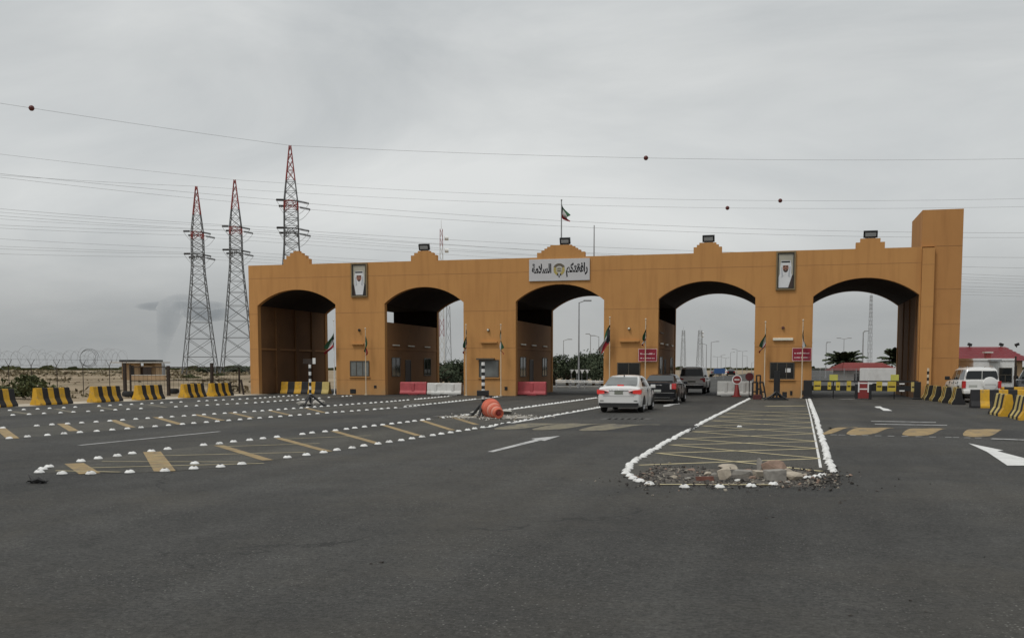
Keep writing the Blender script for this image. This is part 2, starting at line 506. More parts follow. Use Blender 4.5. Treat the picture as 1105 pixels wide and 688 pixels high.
# ------------------------------------------------------------------ mesh builder
class MB:
    def __init__(s):
        s.v, s.f, s.m, s.s = [], [], [], []
    def add(s, vs, fs, mi=0, sm=False):
        o = len(s.v)
        s.v += [tuple(p) for p in vs]
        for f in fs:
            s.f.append([i + o for i in f])
            s.m.append(mi)
            s.s.append(sm)
    def box(s, x0, x1, y0, y1, z0, z1, mi=0):
        vs = [(x0, y0, z0), (x1, y0, z0), (x1, y1, z0), (x0, y1, z0), (x0, y0, z1), (x1, y0, z1), (x1, y1, z1), (x0, y1, z1)]
        s.add(vs, [(3, 2, 1, 0), (4, 5, 6, 7), (0, 1, 5, 4), (1, 2, 6, 5), (2, 3, 7, 6), (3, 0, 4, 7)], mi)
    def obox(s, c, size, mx=None, mi=0):
        hx, hy, hz = (k / 2 for k in size)
        vs = [Vector((x, y, z)) for z in (-hz, hz) for (x, y) in ((-hx, -hy), (hx, -hy), (hx, hy), (-hx, hy))]
        if mx is not None:
            vs = [mx @ p for p in vs]
        vs = [p + Vector(c) for p in vs]
        s.add(vs, [(3, 2, 1, 0), (4, 5, 6, 7), (0, 1, 5, 4), (1, 2, 6, 5), (2, 3, 7, 6), (3, 0, 4, 7)], mi)
    def tube(s, p0, p1, r0, r1=None, n=8, mi=0, sm=True, caps=True):
        s.path([p0, p1], [r0, r0 if r1 is None else r1], n, mi, sm, caps)
    def path(s, pts, r, n=8, mi=0, sm=True, caps=True):
        pts = [Vector(p) for p in pts]
        if not isinstance(r, (list, tuple)):
            r = [r] * len(pts)
        rings = []
        a = None
        for i, p in enumerate(pts):
            d = (pts[min(i + 1, len(pts) - 1)] - pts[max(i - 1, 0)])
            if d.length < 1e-9:
                d = Vector((0, 0, 1))
            d.normalize()
            if a is None:
                a = d.orthogonal().normalized()
            else:
                a = (a - d * a.dot(d))
                a = a.normalized() if a.length > 1e-6 else d.orthogonal().normalized()
            b = d.cross(a)
            rings.append([p + (a * math.cos(2 * math.pi * k / n) + b * math.sin(2 * math.pi * k / n)) * r[i] for k in range(n)])
        vs = [p for q in rings for p in q]
        fs = []
        for i in range(len(pts) - 1):
            for k in range(n):
                k2 = (k + 1) % n
                fs.append((i * n + k, i * n + k2, (i + 1) * n + k2, (i + 1) * n + k))
        s.add(vs, fs, mi, sm)
        if caps:
            s.add(rings[0], [tuple(range(n - 1, -1, -1))], mi)
            s.add(rings[-1], [tuple(range(n))], mi)
    def loft(s, rings, mi=0, sm=True, caps=True, closed=True):
        n = len(rings[0])
        vs = [p for q in rings for p in q]
        fs = []
        for i in range(len(rings) - 1):
            for k in range(n if closed else n - 1):
                k2 = (k + 1) % n
                fs.append((i * n + k, i * n + k2, (i + 1) * n + k2, (i + 1) * n + k))
        s.add(vs, fs, mi, sm)
        if caps:
            s.add(rings[0], [tuple(range(n - 1, -1, -1))], mi)
            s.add(rings[-1], [tuple(range(n))], mi)
    def lathe(s, prof, c=(0, 0, 0), n=16, mi=0, sm=True, mx=None, caps=True):
        rings = []
        for (r, z) in prof:
            q = [Vector((r * math.cos(2 * math.pi * k / n), r * math.sin(2 * math.pi * k / n), z)) for k in range(n)]
            if mx is not None:
                q = [mx @ p for p in q]
            rings.append([p + Vector(c) for p in q])
        s.loft(rings, mi, sm, caps)
    def prism_y(s, poly, y0, y1, mi=0):        # polygon in x,z pushed along y
        n = len(poly)
        a = [(x, y0, z) for x, z in poly]
        b = [(x, y1, z) for x, z in poly]
        s.add(a + b, [tuple(range(n)), tuple(range(2 * n - 1, n - 1, -1))] + [(k, k + n, (k + 1) % n + n, (k + 1) % n) for k in range(n)], mi)
    def prism_x(s, poly, x0, x1, mi=0):        # polygon in y,z pushed along x
        n = len(poly)
        a = [(x0, y, z) for y, z in poly]
        b = [(x1, y, z) for y, z in poly]
        s.add(a + b, [tuple(range(n - 1, -1, -1)), tuple(range(n, 2 * n))] + [(k, (k + 1) % n, (k + 1) % n + n, k + n) for k in range(n)], mi)
    def flat(s, poly, z, mi=0):
        s.add([(p[0], p[1], z) for p in poly], [tuple(range(len(poly)))], mi)
    def upright(s, poly, y, mi=0):             # polygon in x,z at depth y, facing the camera side
        s.add([(p[0], y, p[1]) for p in poly], [tuple(range(len(poly)))], mi)
    def ball(s, c, r, n=10, mi=0, sq=(1, 1, 1)):
        k = max(4, n // 2)
        rings = []
        for i in range(k + 1):
            t = math.pi * (0.02 + 0.96 * i / k)
            rings.append([(c[0] + sq[0] * r * math.sin(t) * math.cos(2 * math.pi * j / n), c[1] + sq[1] * r * math.sin(t) * math.sin(2 * math.pi * j / n), c[2] - sq[2] * r * math.cos(t)) for j in range(n)])
        s.loft(rings, mi, True)
    def build(s, name, mats, parent=None, loc=None, bevel=0, sharp=40, fix=False):
        me = bpy.data.meshes.new(name)
        me.from_pydata(s.v, [], s.f)
        if not isinstance(mats, (list, tuple)):
            mats = [mats]
        for m in mats:
            me.materials.append(M[m] if isinstance(m, str) else m)
        me.polygons.foreach_set('material_index', s.m)
        me.polygons.foreach_set('use_smooth', s.s)
        if fix:
            b = bmesh.new()
            b.from_mesh(me)
            bmesh.ops.remove_doubles(b, verts=b.verts, dist=1e-5)
            bmesh.ops.recalc_face_normals(b, faces=b.faces)
            b.to_mesh(me)
            b.free()
        me.update()
        if any(s.s):
            me.set_sharp_from_angle(angle=R(sharp))
        o = bpy.data.objects.new(name, me)
        COL.objects.link(o)
        if parent:
            o.parent = parent
        if loc is not None:
            o.location = loc
        if bevel:
            bv = o.modifiers.new('bevel', 'BEVEL')
            bv.width = bevel
            bv.segments = 2
            bv.limit_method = 'ANGLE'
            bv.angle_limit = R(35)
        return o

def thing(name, label, cat, loc=(0, 0, 0), rz=0.0, group=None):
    o = bpy.data.objects.new(name, None)
    COL.objects.link(o)
    o.location = loc
    o.rotation_euler = (0, 0, rz)
    o.empty_display_size = 0.3
    return tag(o, label, cat, group)
def tag(o, label, cat, group=None, kind=None):
    o['label'] = label
    o['category'] = cat
    if group:
        o['group'] = group
    if kind:
        o['kind'] = kind
    return o
def struct(o):
    o['kind'] = 'structure'
    return o
def copy_tree(o, parent=None, loc=None, rz=None, label=None, scale=None):
    c = o.copy()
    COL.objects.link(c)
    if parent:
        c.parent = parent
    if loc is not None:
        c.location = loc
    if rz is not None:
        c.rotation_euler = (0, 0, rz)
    if scale is not None:
        c.scale = scale
    if label:
        c['label'] = label
    for ch in list(o.children):
        copy_tree(ch, c)
    return c

def text_mesh(mb, body, size, x, z, y, mi, align='CENTER', width=None, font_offset=0.0):
    c = bpy.data.curves.new('lettering', 'FONT')
    c.body = body
    c.size = size
    c.align_x = align
    c.offset = font_offset
    c.resolution_u = 3
    o = bpy.data.objects.new('lettering', c)
    COL.objects.link(o)
    dg = bpy.context.evaluated_depsgraph_get()
    me = o.evaluated_get(dg).to_mesh()
    xs = [v.co.x for v in me.vertices]
    k = 1.0
    mid = (min(xs) + max(xs)) / 2
    if width:
        k = width / (max(xs) - min(xs))
    vs = [(x + (v.co.x - mid) * k, y, z + v.co.y) for v in me.vertices]
    mb.add(vs, [tuple(p.vertices) for p in me.polygons], mi)
    o.evaluated_get(dg).to_mesh_clear()
    bpy.data.objects.remove(o)
    bpy.data.curves.remove(c)

# ================================================================== GROUND
mb = MB()
S = 7000
mb.flat([(-S, -S), (S, -S), (S, S), (-S, S)], -0.05)
struct(mb.build('ground', 'sand'))

def road_poly():
    random.seed(3)
    pts = []
    y = -130.0
    while y < 1.5:                      # ragged left edge against the sand
        pts.append((-32.55 + 0.022 * (y + 20) + 0.25 * mnoise.noise((y * 0.35, 1.7, 0)), y))
        y += 1.2
    pts += [(-34.6, 2.0), (-36.5, 30), (-36.0, 58), (40, 58), (48, 20), (52, -20), (60, -130)]
    return pts
mb = MB()
mb.flat(list(reversed(road_poly())), 0.0)
struct(mb.build('road', 'road', fix=True))
mb = MB()                              # the lanes running on beyond the gate
mb.flat([(-14, 57.9), (12, 57.9), (42, 900), (10, 900)], -0.004)
struct(mb.build('far_road', 'road'))
mb = MB()                              # pale dust along the barrier row
pts = []
for i in range(24):
    y = -40 + i * 1.75
    pts.append((y, -32.4 + 0.022 * (y + 20) + 0.3 * mnoise.noise((y * 0.4, 9, 0)), -35.3 + 0.5 * mnoise.noise((y * 0.3, 4, 0))))
for a, b in zip(pts, pts[1:]):
    mb.add([(a[2], a[0], -0.02), (a[1], a[0], -0.02), (b[1], b[0], -0.02), (b[2], b[0], -0.02)], [(0, 1, 2, 3)])
struct(mb.build('verge', 'verge'))
mb = MB()                              # kerbed strip and curved kerb behind the third gate
def kerb_run(mb, pts, w, h=0.13):
    for a, b in zip(pts, pts[1:]):
        a, b = Vector((*a, 0)), Vector((*b, 0))
        n = Vector((-(b - a).y, (b - a).x, 0)).normalized() * w / 2
        q = [a - n, b - n, b + n, a + n]
        mb.add([(p.x, p.y, 0) for p in q] + [(p.x, p.y, h) for p in q], [(4, 5, 6, 7), (0, 1, 5, 4), (1, 2, 6, 5), (2, 3, 7, 6), (3, 0, 4, 7)])
kerb_run(mb, [(-26, 27.0), (-19, 28.2), (-13, 29.5), (-7.5, 31.5)], 2.4)
kerb_run(mb, [(-30, 44), (-20, 47), (-8, 49)], 0.5, 0.15)
struct(mb.build('kerb', 'kerb'))

# ------------------------------------------------------------------ islands (painted, worn strips in front of each pier)
ISL = {
 'A': dict(left=[(-0.25, -2.5), (-1.0, -29.1), (-1.21, -38.9), (-1.26, -43.3), (-1.25, -44.95), (-1.12, -46.4), (-0.86, -47.4), (-0.53, -48.0)],
           right=[(3.08, -1.7), (2.69, -24.9), (2.45, -37.6), (2.34, -43.2), (2.28, -45.7), (1.95, -46.6)]),
 'B': dict(left=[(-9.07, -2.5), (-9.9, -25.0), (-10.55, -33.0), (-11.11, -39.4), (-11.42, -42.2), (-11.63, -44.0), (-11.66, -45.4), (-11.52, -47.05), (-11.2, -48.3)],
           right=[(-6.1, -2.5), (-6.5, -19.4), (-7.14, -34.0), (-7.95, -44.2), (-8.16, -45.6), (-8.42, -47.2), (-8.9, -48.2), (-10.3, -48.85), (-11.0, -48.75)]),
 'C': dict(left=[(-18.6, -1.5), (-18.45, -13.0), (-19.4, -25.7), (-20.9, -38.1), (-22.6, -52)], right=[(-15.4, -1.5), (-15.1, -20.6), (-16.5, -30.9), (-17.5, -41.7), (-18.6, -53)]),
 'D': dict(left=[(-28.9, -1.5), (-28.1, -9.8), (-29.85, -28.0), (-31.0, -40)], right=[(-25.0, -1.5), (-24.4, -16.4), (-26.6, -31.8), (-27.8, -42)]),
}
for k, isl in ISL.items():
    poly = isl['left'] + list(reversed(isl['right']))
    mb = MB()
    mb.flat(poly, 0.004)
    struct(mb.build('painted_island', 'island', fix=True))

def strip(mb, a, b, w, z, mi=0):
    a, b = Vector((a[0], a[1], 0)), Vector((b[0], b[1], 0))
    n = Vector((-(b - a).y, (b - a).x, 0)).normalized() * w / 2
    mb.flat([a - n, b - n, b + n, a + n], z, mi)
def along(pl, y):
    for a, b in zip(pl, pl[1:]):
        if min(a[1], b[1]) <= y <= max(a[1], b[1]):
            t = (y - a[1]) / (b[1] - a[1])
            return a[0] + t * (b[0] - a[0])
    return pl[-1][0] if y < pl[-1][1] else pl[0][0]

mb = MB()                              # thin zigzag lines on the near island
A = ISL['A']
Lv = [503, 489.6, 480.3, 473.2, 465.6, 459.2, 453.5, 449, 445.5, 442]
Rv = [508.6, 494.7, 484, 476.2, 468, 461.5, 456, 451, 447, 443.5]
LP = [(along(A['left'], G(740, v).y) + .16, G(740, v).y) for v in Lv]
RP = [(along(A['right'], G(885, v).y) - .16, G(885, v).y) for v in Rv]
for k in range(len(Lv) - 1):
    strip(mb, LP[k], RP[k + 1], 0.105, 0.008)
    strip(mb, RP[k], LP[k + 1], 0.105, 0.012)
strip(mb, (0.8, -14.5), (2.6, -13.6), 0.5, 0.016)
strip(mb, (-0.4, -48.0), (1.3, -47.6), 0.09, 0.016)
struct(mb.build('island_marking', 'faded_line'))
mb = MB()
B = ISL['B']
for (p, q, w) in [((80, 500), (97, 511), .34), ((164, 487.5), (178, 508.5), .36), ((236, 480.5), (289, 496.5), .22), ((300, 472.5), (354, 487), .2), ((360, 465), (408, 478.5), .2), ((414, 458.5), (452, 470), .2), ((455, 453.5), (488, 464), .2), ((488, 450), (514, 458), .2)]:
    strip(mb, G(*p), G(*q), w, 0.008)
struct(mb.build('island_marking', 'yellow_line'))
mb = MB()
for (p, q, w) in [((95, 505), (285, 500), .06), ((130, 509.5), (60, 508), .06), ((165, 492), (330, 488), .06), ((238, 482), (345, 478.5), .06), ((110, 498), (262, 498.5), .05), ((300, 474), (400, 470), .05)]:
    strip(mb, G(*p), G(*q), w, 0.012)
struct(mb.build('island_marking', 'faded_line'))
mb = MB()
for (p, q, w) in [((0, 462), (14, 473), .3), ((66, 457), (80, 465), .26), ((121, 453), (142, 461), .24), ((168, 450), (196, 458), .24), ((210, 447), (240, 453.5), .22), ((248, 445), (272, 450.5), .2), ((290, 442.5), (312, 447.5), .2), ((330, 440), (350, 445), .2)]:
    strip(mb, G(*p), G(*q), w, 0.008)
struct(mb.build('island_marking', 'yellow_line'))
mb = MB()
for (p, q, w) in [((14, 444), (34, 447), .22), ((60, 441), (80, 445), .2), ((105, 439), (125, 442), .2), ((160, 436.5), (180, 439.5), .2)]:
    strip(mb, G(*p), G(*q), w, 0.008)
struct(mb.build('island_marking', 'pale_yellow'))

mb = MB()                              # solid white border lines towards the piers
def border(mb, pl, off, y0, y1, w=0.13):
    n = 24
    pts = []
    for i in range(n + 1):
        y = y0 + (y1 - y0) * i / n
        pts.append((along(pl, y) + off, y))
    for a, b in zip(pts, pts[1:]):
        strip(mb, a, b, w, 0.006)
border(mb, A['left'], -0.02, -31, -2.6, 0.13)
border(mb, A['right'], 0.04, -28, -2.0, 0.13)
border(mb, A['right'], -0.17, -44.5, -2.0, 0.05)
border(mb, B['right'], 0.0, -34, -3, 0.15)
border(mb, B['left'], 0.0, -26, -3, 0.15)
border(mb, ISL['C']['right'], 0.0, -14, -2, 0.12)
border(mb, ISL['C']['left'], 0.0, -9, -2, 0.12)
struct(mb.build('border_line', 'white_line'))

mb = MB()                              # loose white dashes between the lanes
for p, q, w in [((85, 480.5), (237, 465.5), .12), ((437, 437), (452, 436), .25), ((405, 441), (418, 440.4), .2), ((430, 440.2), (450, 439.4), .16)]:
    strip(mb, G(*p), G(*q), w, 0.008)
struct(mb.build('lane_dash', 'worn_white'))

def arrow_flat(pts, name='lane_arrow', m='white_line'):
    mb = MB()
    mb.flat([G(*p) for p in pts], 0.008)
    return struct(mb.build(name, m, fix=True))
arrow_flat([(526, 487.3), (532, 487.8), (584, 475.0), (587.5, 475.6), (604.5, 470.2), (573, 473.2), (577.5, 474.2)], m='worn_white')
arrow_flat([(1045, 478.2), (1065, 487.5), (1087, 502.3), (1105, 502.3), (1130, 501), (1108, 495), (1076, 486.6), (1083, 486.0)])
arrow_flat([(943.5, 438.6), (950, 438.3), (953, 440), (958, 441), (963, 443.2), (953.5, 443), (949, 440.2), (946, 440)])
arrow_flat([(716, 437), (725, 435.3), (733, 434.6), (734, 435.8), (728, 436.3), (722, 438.2), (716, 438.6)], m='worn_white')
mb = MB()
strip(mb, G(906, 430.6), G(948, 430.2), .35, 0.008)
strip(mb, G(940, 454.3), G(1010, 455.6), .3, 0.008)
strip(mb, G(944, 457.5), G(1022, 458.8), .3, 0.008)
strip(mb, G(1070, 473.6), G(1105, 475), .25, 0.016)
for u in (896, 905, 917, 930, 944, 958, 973, 988, 1003, 1020, 1028, 1040, 1052):
    strip(mb, G(u, 469.3 + (u - 895) * .022), G(u + 7, 469.4 + (u - 895) * .022), .12, 0.016)
struct(mb.build('stop_line', 'worn_white'))
mb = MB()
for k in range(7):
    strip(mb, G(652 + k * 7, 452.2), G(657 + k * 7, 451.2), .35, 0.006)
struct(mb.build('ghost_marking', mat('ghost_paint', (0.12, 0.118, 0.112), .85, dirt=(.045, .044, .042), dirt_amt=.5, dirt_scale=4)))

# ------------------------------------------------------------------ speed humps
def hump(x0, x1, xs, w=1.0, skew=0.55, m='yellow_line', seed=1):
    yc, hw, h = -33.0, 1.9, 0.075
    mb = MB()
    n = 12
    prof = [(yc - hw + 2 * hw * i / n, 0.002 + h * 0.5 * (1 - math.cos(2 * math.pi * i / n))) for i in range(n + 1)]
    mb.loft([[(x, y, z) for (y, z) in prof] for x in (x0, x1)], 0, True, False, False)
    for x in xs:
        x, w = x if isinstance(x, tuple) else (x, w)
        ring = []
        for (y, z) in prof:
            t = (y - yc) / hw
            k = math.sqrt(max(0.0, 1 - (abs(t) ** 3)))
            ring.append([(x + skew * t - w / 2 * (0.25 + 0.75 * k), y, z + 0.004), (x + skew * t + w / 2 * (0.25 + 0.75 * k), y, z + 0.004)])
        mb.loft([[r[0] for r in ring], [r[1] for r in ring]], 1, True, False, False)
    return struct(mb.build('speed_hump', ['hump', m], fix=False))
hump(2.86, 13, [(3.12, .3), (3.95, .85), 5.38, 6.9, 8.4, 9.9], 0.85)
hump(-6.9, -1.0, [-5.75, -4.6, -3.2], 1.05, 0.75, 'pale_yellow')

# ================================================================== GATE BUILDING
gate = thing('gate_building', 'long tan gate building with five arches and a tall end tower', 'gate building', (-12, 0, 0))
GX = 12.0
ARCH = [(-33.15, -27.40), (-23.90, -18.45), (-14.97, -9.28), (-5.90, -0.10), (3.24, 9.13)]
SPR, CRN, TOP, DEP = 6.0, 7.04, 8.72, 11.2
XL, XR = -33.78, 9.20
def arch_pts(a, n=20):
    x0, x1 = a
    w = (x1 - x0) / 2
    rise = CRN - SPR
    rad = (w * w + rise * rise) / (2 * rise)
    xc, zc = (x0 + x1) / 2, CRN - rad
    ang = math.asin(w / rad)
    return [(xc + rad * math.sin(-ang + 2 * ang * i / n), zc + rad * math.cos(-ang + 2 * ang * i / n)) for i in range(n + 1)]
def arch_wall(mb, y0, y1, xl, xr, top):
    for y, fl in ((y0, False), (y1, True)):
        x = xl
        for a in ARCH:
            q = [[(x, y, 0), (a[0], y, 0), (a[0], y, SPR), (x, y, SPR)], [(x, y, SPR), (a[0], y, SPR), (a[0], y, top), (x, y, top)]]
            ap = arch_pts(a)
            for p, r in zip(ap, ap[1:]):
                q.append([(p[0], y, p[1]), (r[0], y, r[1]), (r[0], y, top), (p[0], y, top)])
            for k in q:
                mb.add(k, [(3, 2, 1, 0) if fl else (0, 1, 2, 3)])
            x = a[1]
        for k in ([(x, y, 0), (xr, y, 0), (xr, y, SPR), (x, y, SPR)], [(x, y, SPR), (xr, y, SPR), (xr, y, top), (x, y, top)]):
            mb.add(k, [(3, 2, 1, 0) if fl else (0, 1, 2, 3)])
    for a in ARCH:
        ap = arch_pts(a)
        for p, r in zip(ap, ap[1:]):
            mb.add([(p[0], y0, p[1]), (p[0], y1, p[1]), (r[0], y1, r[1]), (r[0], y0, r[1])], [(0, 1, 2, 3)])
        mb.add([(a[0], y0, 0), (a[0], y1, 0), (a[0], y1, SPR), (a[0], y0, SPR)], [(0, 1, 2, 3)])
        mb.add([(a[1], y0, 0), (a[1], y1, 0), (a[1], y1, SPR), (a[1], y0, SPR)], [(3, 2, 1, 0)])
    mb.add([(xl, y0, 0), (xl, y1, 0), (xl, y1, top), (xl, y0, top)], [(3, 2, 1, 0)])
    mb.add([(xr, y0, 0), (xr, y1, 0), (xr, y1, top), (xr, y0, top)], [(0, 1, 2, 3)])
    mb.add([(xl, y0, top), (xr, y0, top), (xr, y1, top), (xl, y1, top)], [(0, 1, 2, 3)])
def shift(mb):
    mb.v = [(x + GX, y, z) for x, y, z in mb.v]
    return mb
PIERS = []
xs = [XL] + [k for a in ARCH for k in a] + [XR]
PIERS = [(xs[i], xs[i + 1]) for i in range(0, len(xs), 2)]
mb = MB()
arch_wall(mb, 0.0, 0.45, XL, XR, TOP)
for z in (7.82, 5.42, 3.05, 0.98):     # joints run across the wall, broken by the openings
    if z > CRN:
        mb.box(XL, XR, -0.004, 0.05, z, z + 0.028, 1)
    else:
        for p in PIERS:
            mb.box(p[0], p[1] - 0.002, -0.004, 0.05, z, z + 0.028, 1)
fw = shift(mb).build('front_wall', ['tan', 'joint'], gate)
mb = MB()
arch_wall(mb, DEP - 0.45, DEP, XL, XR, TOP)
shift(mb).build('rear_wall', 'tan_side', gate)
mb = MB()                              # roof slab and vaults between the two walls, shade put into their colour
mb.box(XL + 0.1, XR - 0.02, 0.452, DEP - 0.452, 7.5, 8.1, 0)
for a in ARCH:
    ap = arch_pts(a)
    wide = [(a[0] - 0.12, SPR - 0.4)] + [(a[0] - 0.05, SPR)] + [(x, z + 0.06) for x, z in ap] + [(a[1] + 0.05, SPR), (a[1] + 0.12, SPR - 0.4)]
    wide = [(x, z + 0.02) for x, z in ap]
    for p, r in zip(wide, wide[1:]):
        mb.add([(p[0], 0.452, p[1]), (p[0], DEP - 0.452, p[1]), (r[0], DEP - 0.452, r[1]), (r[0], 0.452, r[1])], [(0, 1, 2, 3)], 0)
for p in PIERS[1:-1]:                  # beams above the booths, plates added on the rear wall as painted shade
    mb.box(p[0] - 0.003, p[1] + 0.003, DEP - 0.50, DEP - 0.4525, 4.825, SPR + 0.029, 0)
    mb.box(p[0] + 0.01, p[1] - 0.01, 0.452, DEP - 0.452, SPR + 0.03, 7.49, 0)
shift(mb).build('vault', 'soffit_shade', gate)
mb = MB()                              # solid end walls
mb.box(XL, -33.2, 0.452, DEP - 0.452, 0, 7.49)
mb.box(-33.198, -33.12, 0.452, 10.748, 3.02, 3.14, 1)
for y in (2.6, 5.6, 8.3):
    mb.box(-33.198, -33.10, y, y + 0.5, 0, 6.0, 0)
shift(mb).build('end_wall', ['tan_shade', 'joint'], gate)
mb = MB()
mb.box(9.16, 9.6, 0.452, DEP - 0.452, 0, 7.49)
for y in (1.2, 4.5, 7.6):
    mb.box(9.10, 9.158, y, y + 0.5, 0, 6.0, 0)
shift(mb).build('end_wall', 'tan_shade', gate)
BT = 4.82
booths = []
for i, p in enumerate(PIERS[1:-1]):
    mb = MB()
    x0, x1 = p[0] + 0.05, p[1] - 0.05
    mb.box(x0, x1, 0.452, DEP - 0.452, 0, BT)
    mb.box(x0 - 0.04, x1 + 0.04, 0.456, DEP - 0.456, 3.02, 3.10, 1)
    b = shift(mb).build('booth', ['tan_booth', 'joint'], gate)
    booths.append(b)
    for side in (1, -1):
        xw = (x1 if side > 0 else x0) + GX
        for (y0, y1, z0, z1, nm) in ((1.3, 2.9, 1.2, 2.5, 'window'), (3.9, 5.0, 0.02, 2.35, 'door'), (7.8, 9.3, 1.2, 2.5, 'window')):
            mb = MB()
            t = 0.05
            xa, xb = sorted((xw + side * 0.002, xw + side * 0.045))
            mb.box(xa, xb, y0, y1, z0, z0 + t)
            mb.box(xa, xb, y0, y1, z1 - t, z1)
            mb.box(xa, xb, y0, y0 + t, z0 + t, z1 - t)
            mb.box(xa, xb, y1 - t, y1, z0 + t, z1 - t)
            if nm == 'window':
                ym = (y0 + y1) / 2
                mb.box(xa, xb, ym - 0.02, ym + 0.02, z0 + t, z1 - t)
            w = mb.build(nm, 'alu', b)
            mb = MB()
            xa, xb = sorted((xw + side * 0.003, xw + side * 0.02))
            mb.box(xa, xb, y0 + t, y1 - t, z0 + t, z1 - t)
            mb.build('pane' if nm == 'window' else 'door_leaf', 'glass' if nm == 'window' else 'print_brown', w)
        for y0 in (1.4, 4.4, 7.8):
            mb = MB()
            xa, xb = sorted((xw + side * 0.042, xw + side * 0.11))
            mb.box(xa, xb, y0, y0 + 1.2, 3.28, 3.36)
            mb.build('wall_lamp', 'lamp_glass', b)

def steps(mb, xc, tiers, z0=TOP):
    z = z0
    for i, (w, h) in enumerate(tiers):
        mb.box(xc - w / 2, xc + w / 2, 0.003 * (i + 1), 0.42 - 0.003 * i, z + (0.0 if i else -0.004), z + h)
        z += h
    return z
PED = {}
for i, (u, tiers) in enumerate([(319.5, [(1.9, .36), (1.45, .22), (.9, .17), (.42, .14)]), (457, [(1.75, .36), (1.3, .16), (.8, .12)]), (605, [(3.05, .30), (2.5, .13), (2.1, .12), (1.75, .11), (1.35, .09)]), (763.5, [(1.68, .36), (1.3, .14), (1.0, .12)]), (939, [(1.6, .36), (1.1, .22)])]):
    xc = FP(u, 275).x
    mb = MB()
    zt = steps(mb, xc, tiers)
    PED[i] = (xc, zt)
    shift(mb).build('pediment', 'tan', gate)
# tower at the right end, with its lighter pilaster
mb = MB()
mb.box(9.215, 9.88, -0.12, 0.9, 0, 8.66)
for z in (7.70, 5.30, 2.9):
    mb.box(9.215, 9.88, -0.124, 0.0, z, z + 0.025, 1)
shift(mb).build('pilaster', ['tan', 'joint'], gate)
mb = MB()
mb.box(9.18, 11.38, 0.12, 5.0, 8.74, 10.83)
mb.box(9.884, 11.38, 0.12, 5.0, 0, 8.738)
for z in (8.75, 6.3, 4.3, 2.35):
    mb.box(9.90, 11.384, 0.112, 5.004, z, z + 0.028, 1)
shift(mb).build('tower', ['tan_side', 'joint'], gate)

# windows, ledges, lamps and vents on the four pier fronts
def front_window(u0, v0, u1, v1, pane, split=(0.5,), extra=None):
    a, b = FP(u0, v1), FP(u1, v0)
    x0, x1, z0, z1 = a.x + GX, b.x + GX, a.z, b.z
    t = 0.06
    mb = MB()
    mb.box(x0, x1, -0.05, -0.004, z0, z0 + t)
    mb.box(x0, x1, -0.05, -0.004, z1 - t, z1)
    mb.box(x0, x0 + t, -0.05, -0.004, z0 + t, z1 - t)
    mb.box(x1 - t, x1, -0.05, -0.004, z0 + t, z1 - t)
    for k in split:
        xm = x0 + (x1 - x0) * k
        mb.box(xm - 0.025, xm + 0.025, -0.045, -0.004, z0 + t, z1 - t)
    w = mb.build('window', 'alu', gate)
    mb = MB()
    mb.box(x0 + t, x1 - t, -0.02, -0.003, z0 + t, z1 - t)
    mb.build('pane', pane, w)
    mb = MB()
    mb.box(x0 - 0.05, x1 + 0.05, -0.09, -0.003, z0 - 0.07, z0 - 0.004)
    mb.build('sill', 'tan', w)
    return w, (x0, x1, z0, z1)
front_window(378, 389, 398.5, 406, 'blind_glass', (0.33, 0.66))
w2, (x0, x1, z0, z1) = front_window(517, 388, 538.5, 407, 'blind_glass', (0.18,))
mb = MB()
mb.box(x0 - 0.1, x1 - 0.25, -0.35, -0.06, z1 + 0.003, z1 + 0.10)
mb.build('canopy', 'alu', w2)
front_window(666, 391, 691, 408, 'glass', (0.5,))
w4, (x0, x1, z0, z1) = front_window(830.5, 390.5, 857.5, 409, 'glass', (0.3, 0.68))
mb = MB()
mb.box(x1 - 0.52, x1 - 0.22, -0.032, -0.024, z0 + 0.42, z0 + 0.66)
mb.build('notice', 'paper', w4)
for (u0, u1, v) in ((380, 393, 371), (519, 537, 369.2), (669, 690, 368)):
    a, b = FP(u0, v), FP(u1, v)
    mb = MB()
    mb.box(a.x + GX, b.x + GX, -0.16, -0.003, a.z - 0.05, a.z + 0.05)
    mb.build('ledge', 'tan', gate)
a, b = FP(834, 366), FP(856, 366)
mb = MB()
mb.box(a.x + GX, b.x + GX, -0.13, -0.003, a.z - 0.08, a.z + 0.08)
mb.build('wall_lamp', 'lamp_glass', gate, bevel=0.03)
for (u, v, m) in ((388, 356, 'black'), (527, 356, 'lamp_glass'), (679, 354.5, 'lamp_glass'), (845, 353.5, 'red_paint')):
    a = FP(u, v)
    mb = MB()
    mb.tube((a.x + GX, -0.003, a.z), (a.x + GX, -0.09, a.z), 0.09, 0.09, 10)
    mb.ball((a.x + GX, -0.12, a.z), 0.075 if m != 'red_paint' else 0.045, 8, 1)
    mb.build('wall_lamp', ['alu', m], gate)
for (u0, v0, u1, v1) in ((378, 419.5, 384, 424.2), (403.7, 415.6, 406.3, 418.4), (544.6, 417, 547.6, 420.6), (864.2, 421, 867.6, 425.4), (852.5, 421.5, 855, 426)):
    a, b = FP(u0, v1), FP(u1, v0)
    mb = MB()
    mb.box(a.x + GX, b.x + GX, -0.03, -0.002, max(0.03, a.z), b.z)
    mb.build('vent', 'black', gate)
mb = MB()                              # thin cable duct across the side of the fourth booth
a = FP(720, 390, 2.5)
mb.tube((-5.9 + GX + 0.02, 1.0, 4.0), (-5.9 + GX + 0.02, 3.0, 4.0), 0.03, 0.03, 6)
mb.build('duct', 'alu', gate)

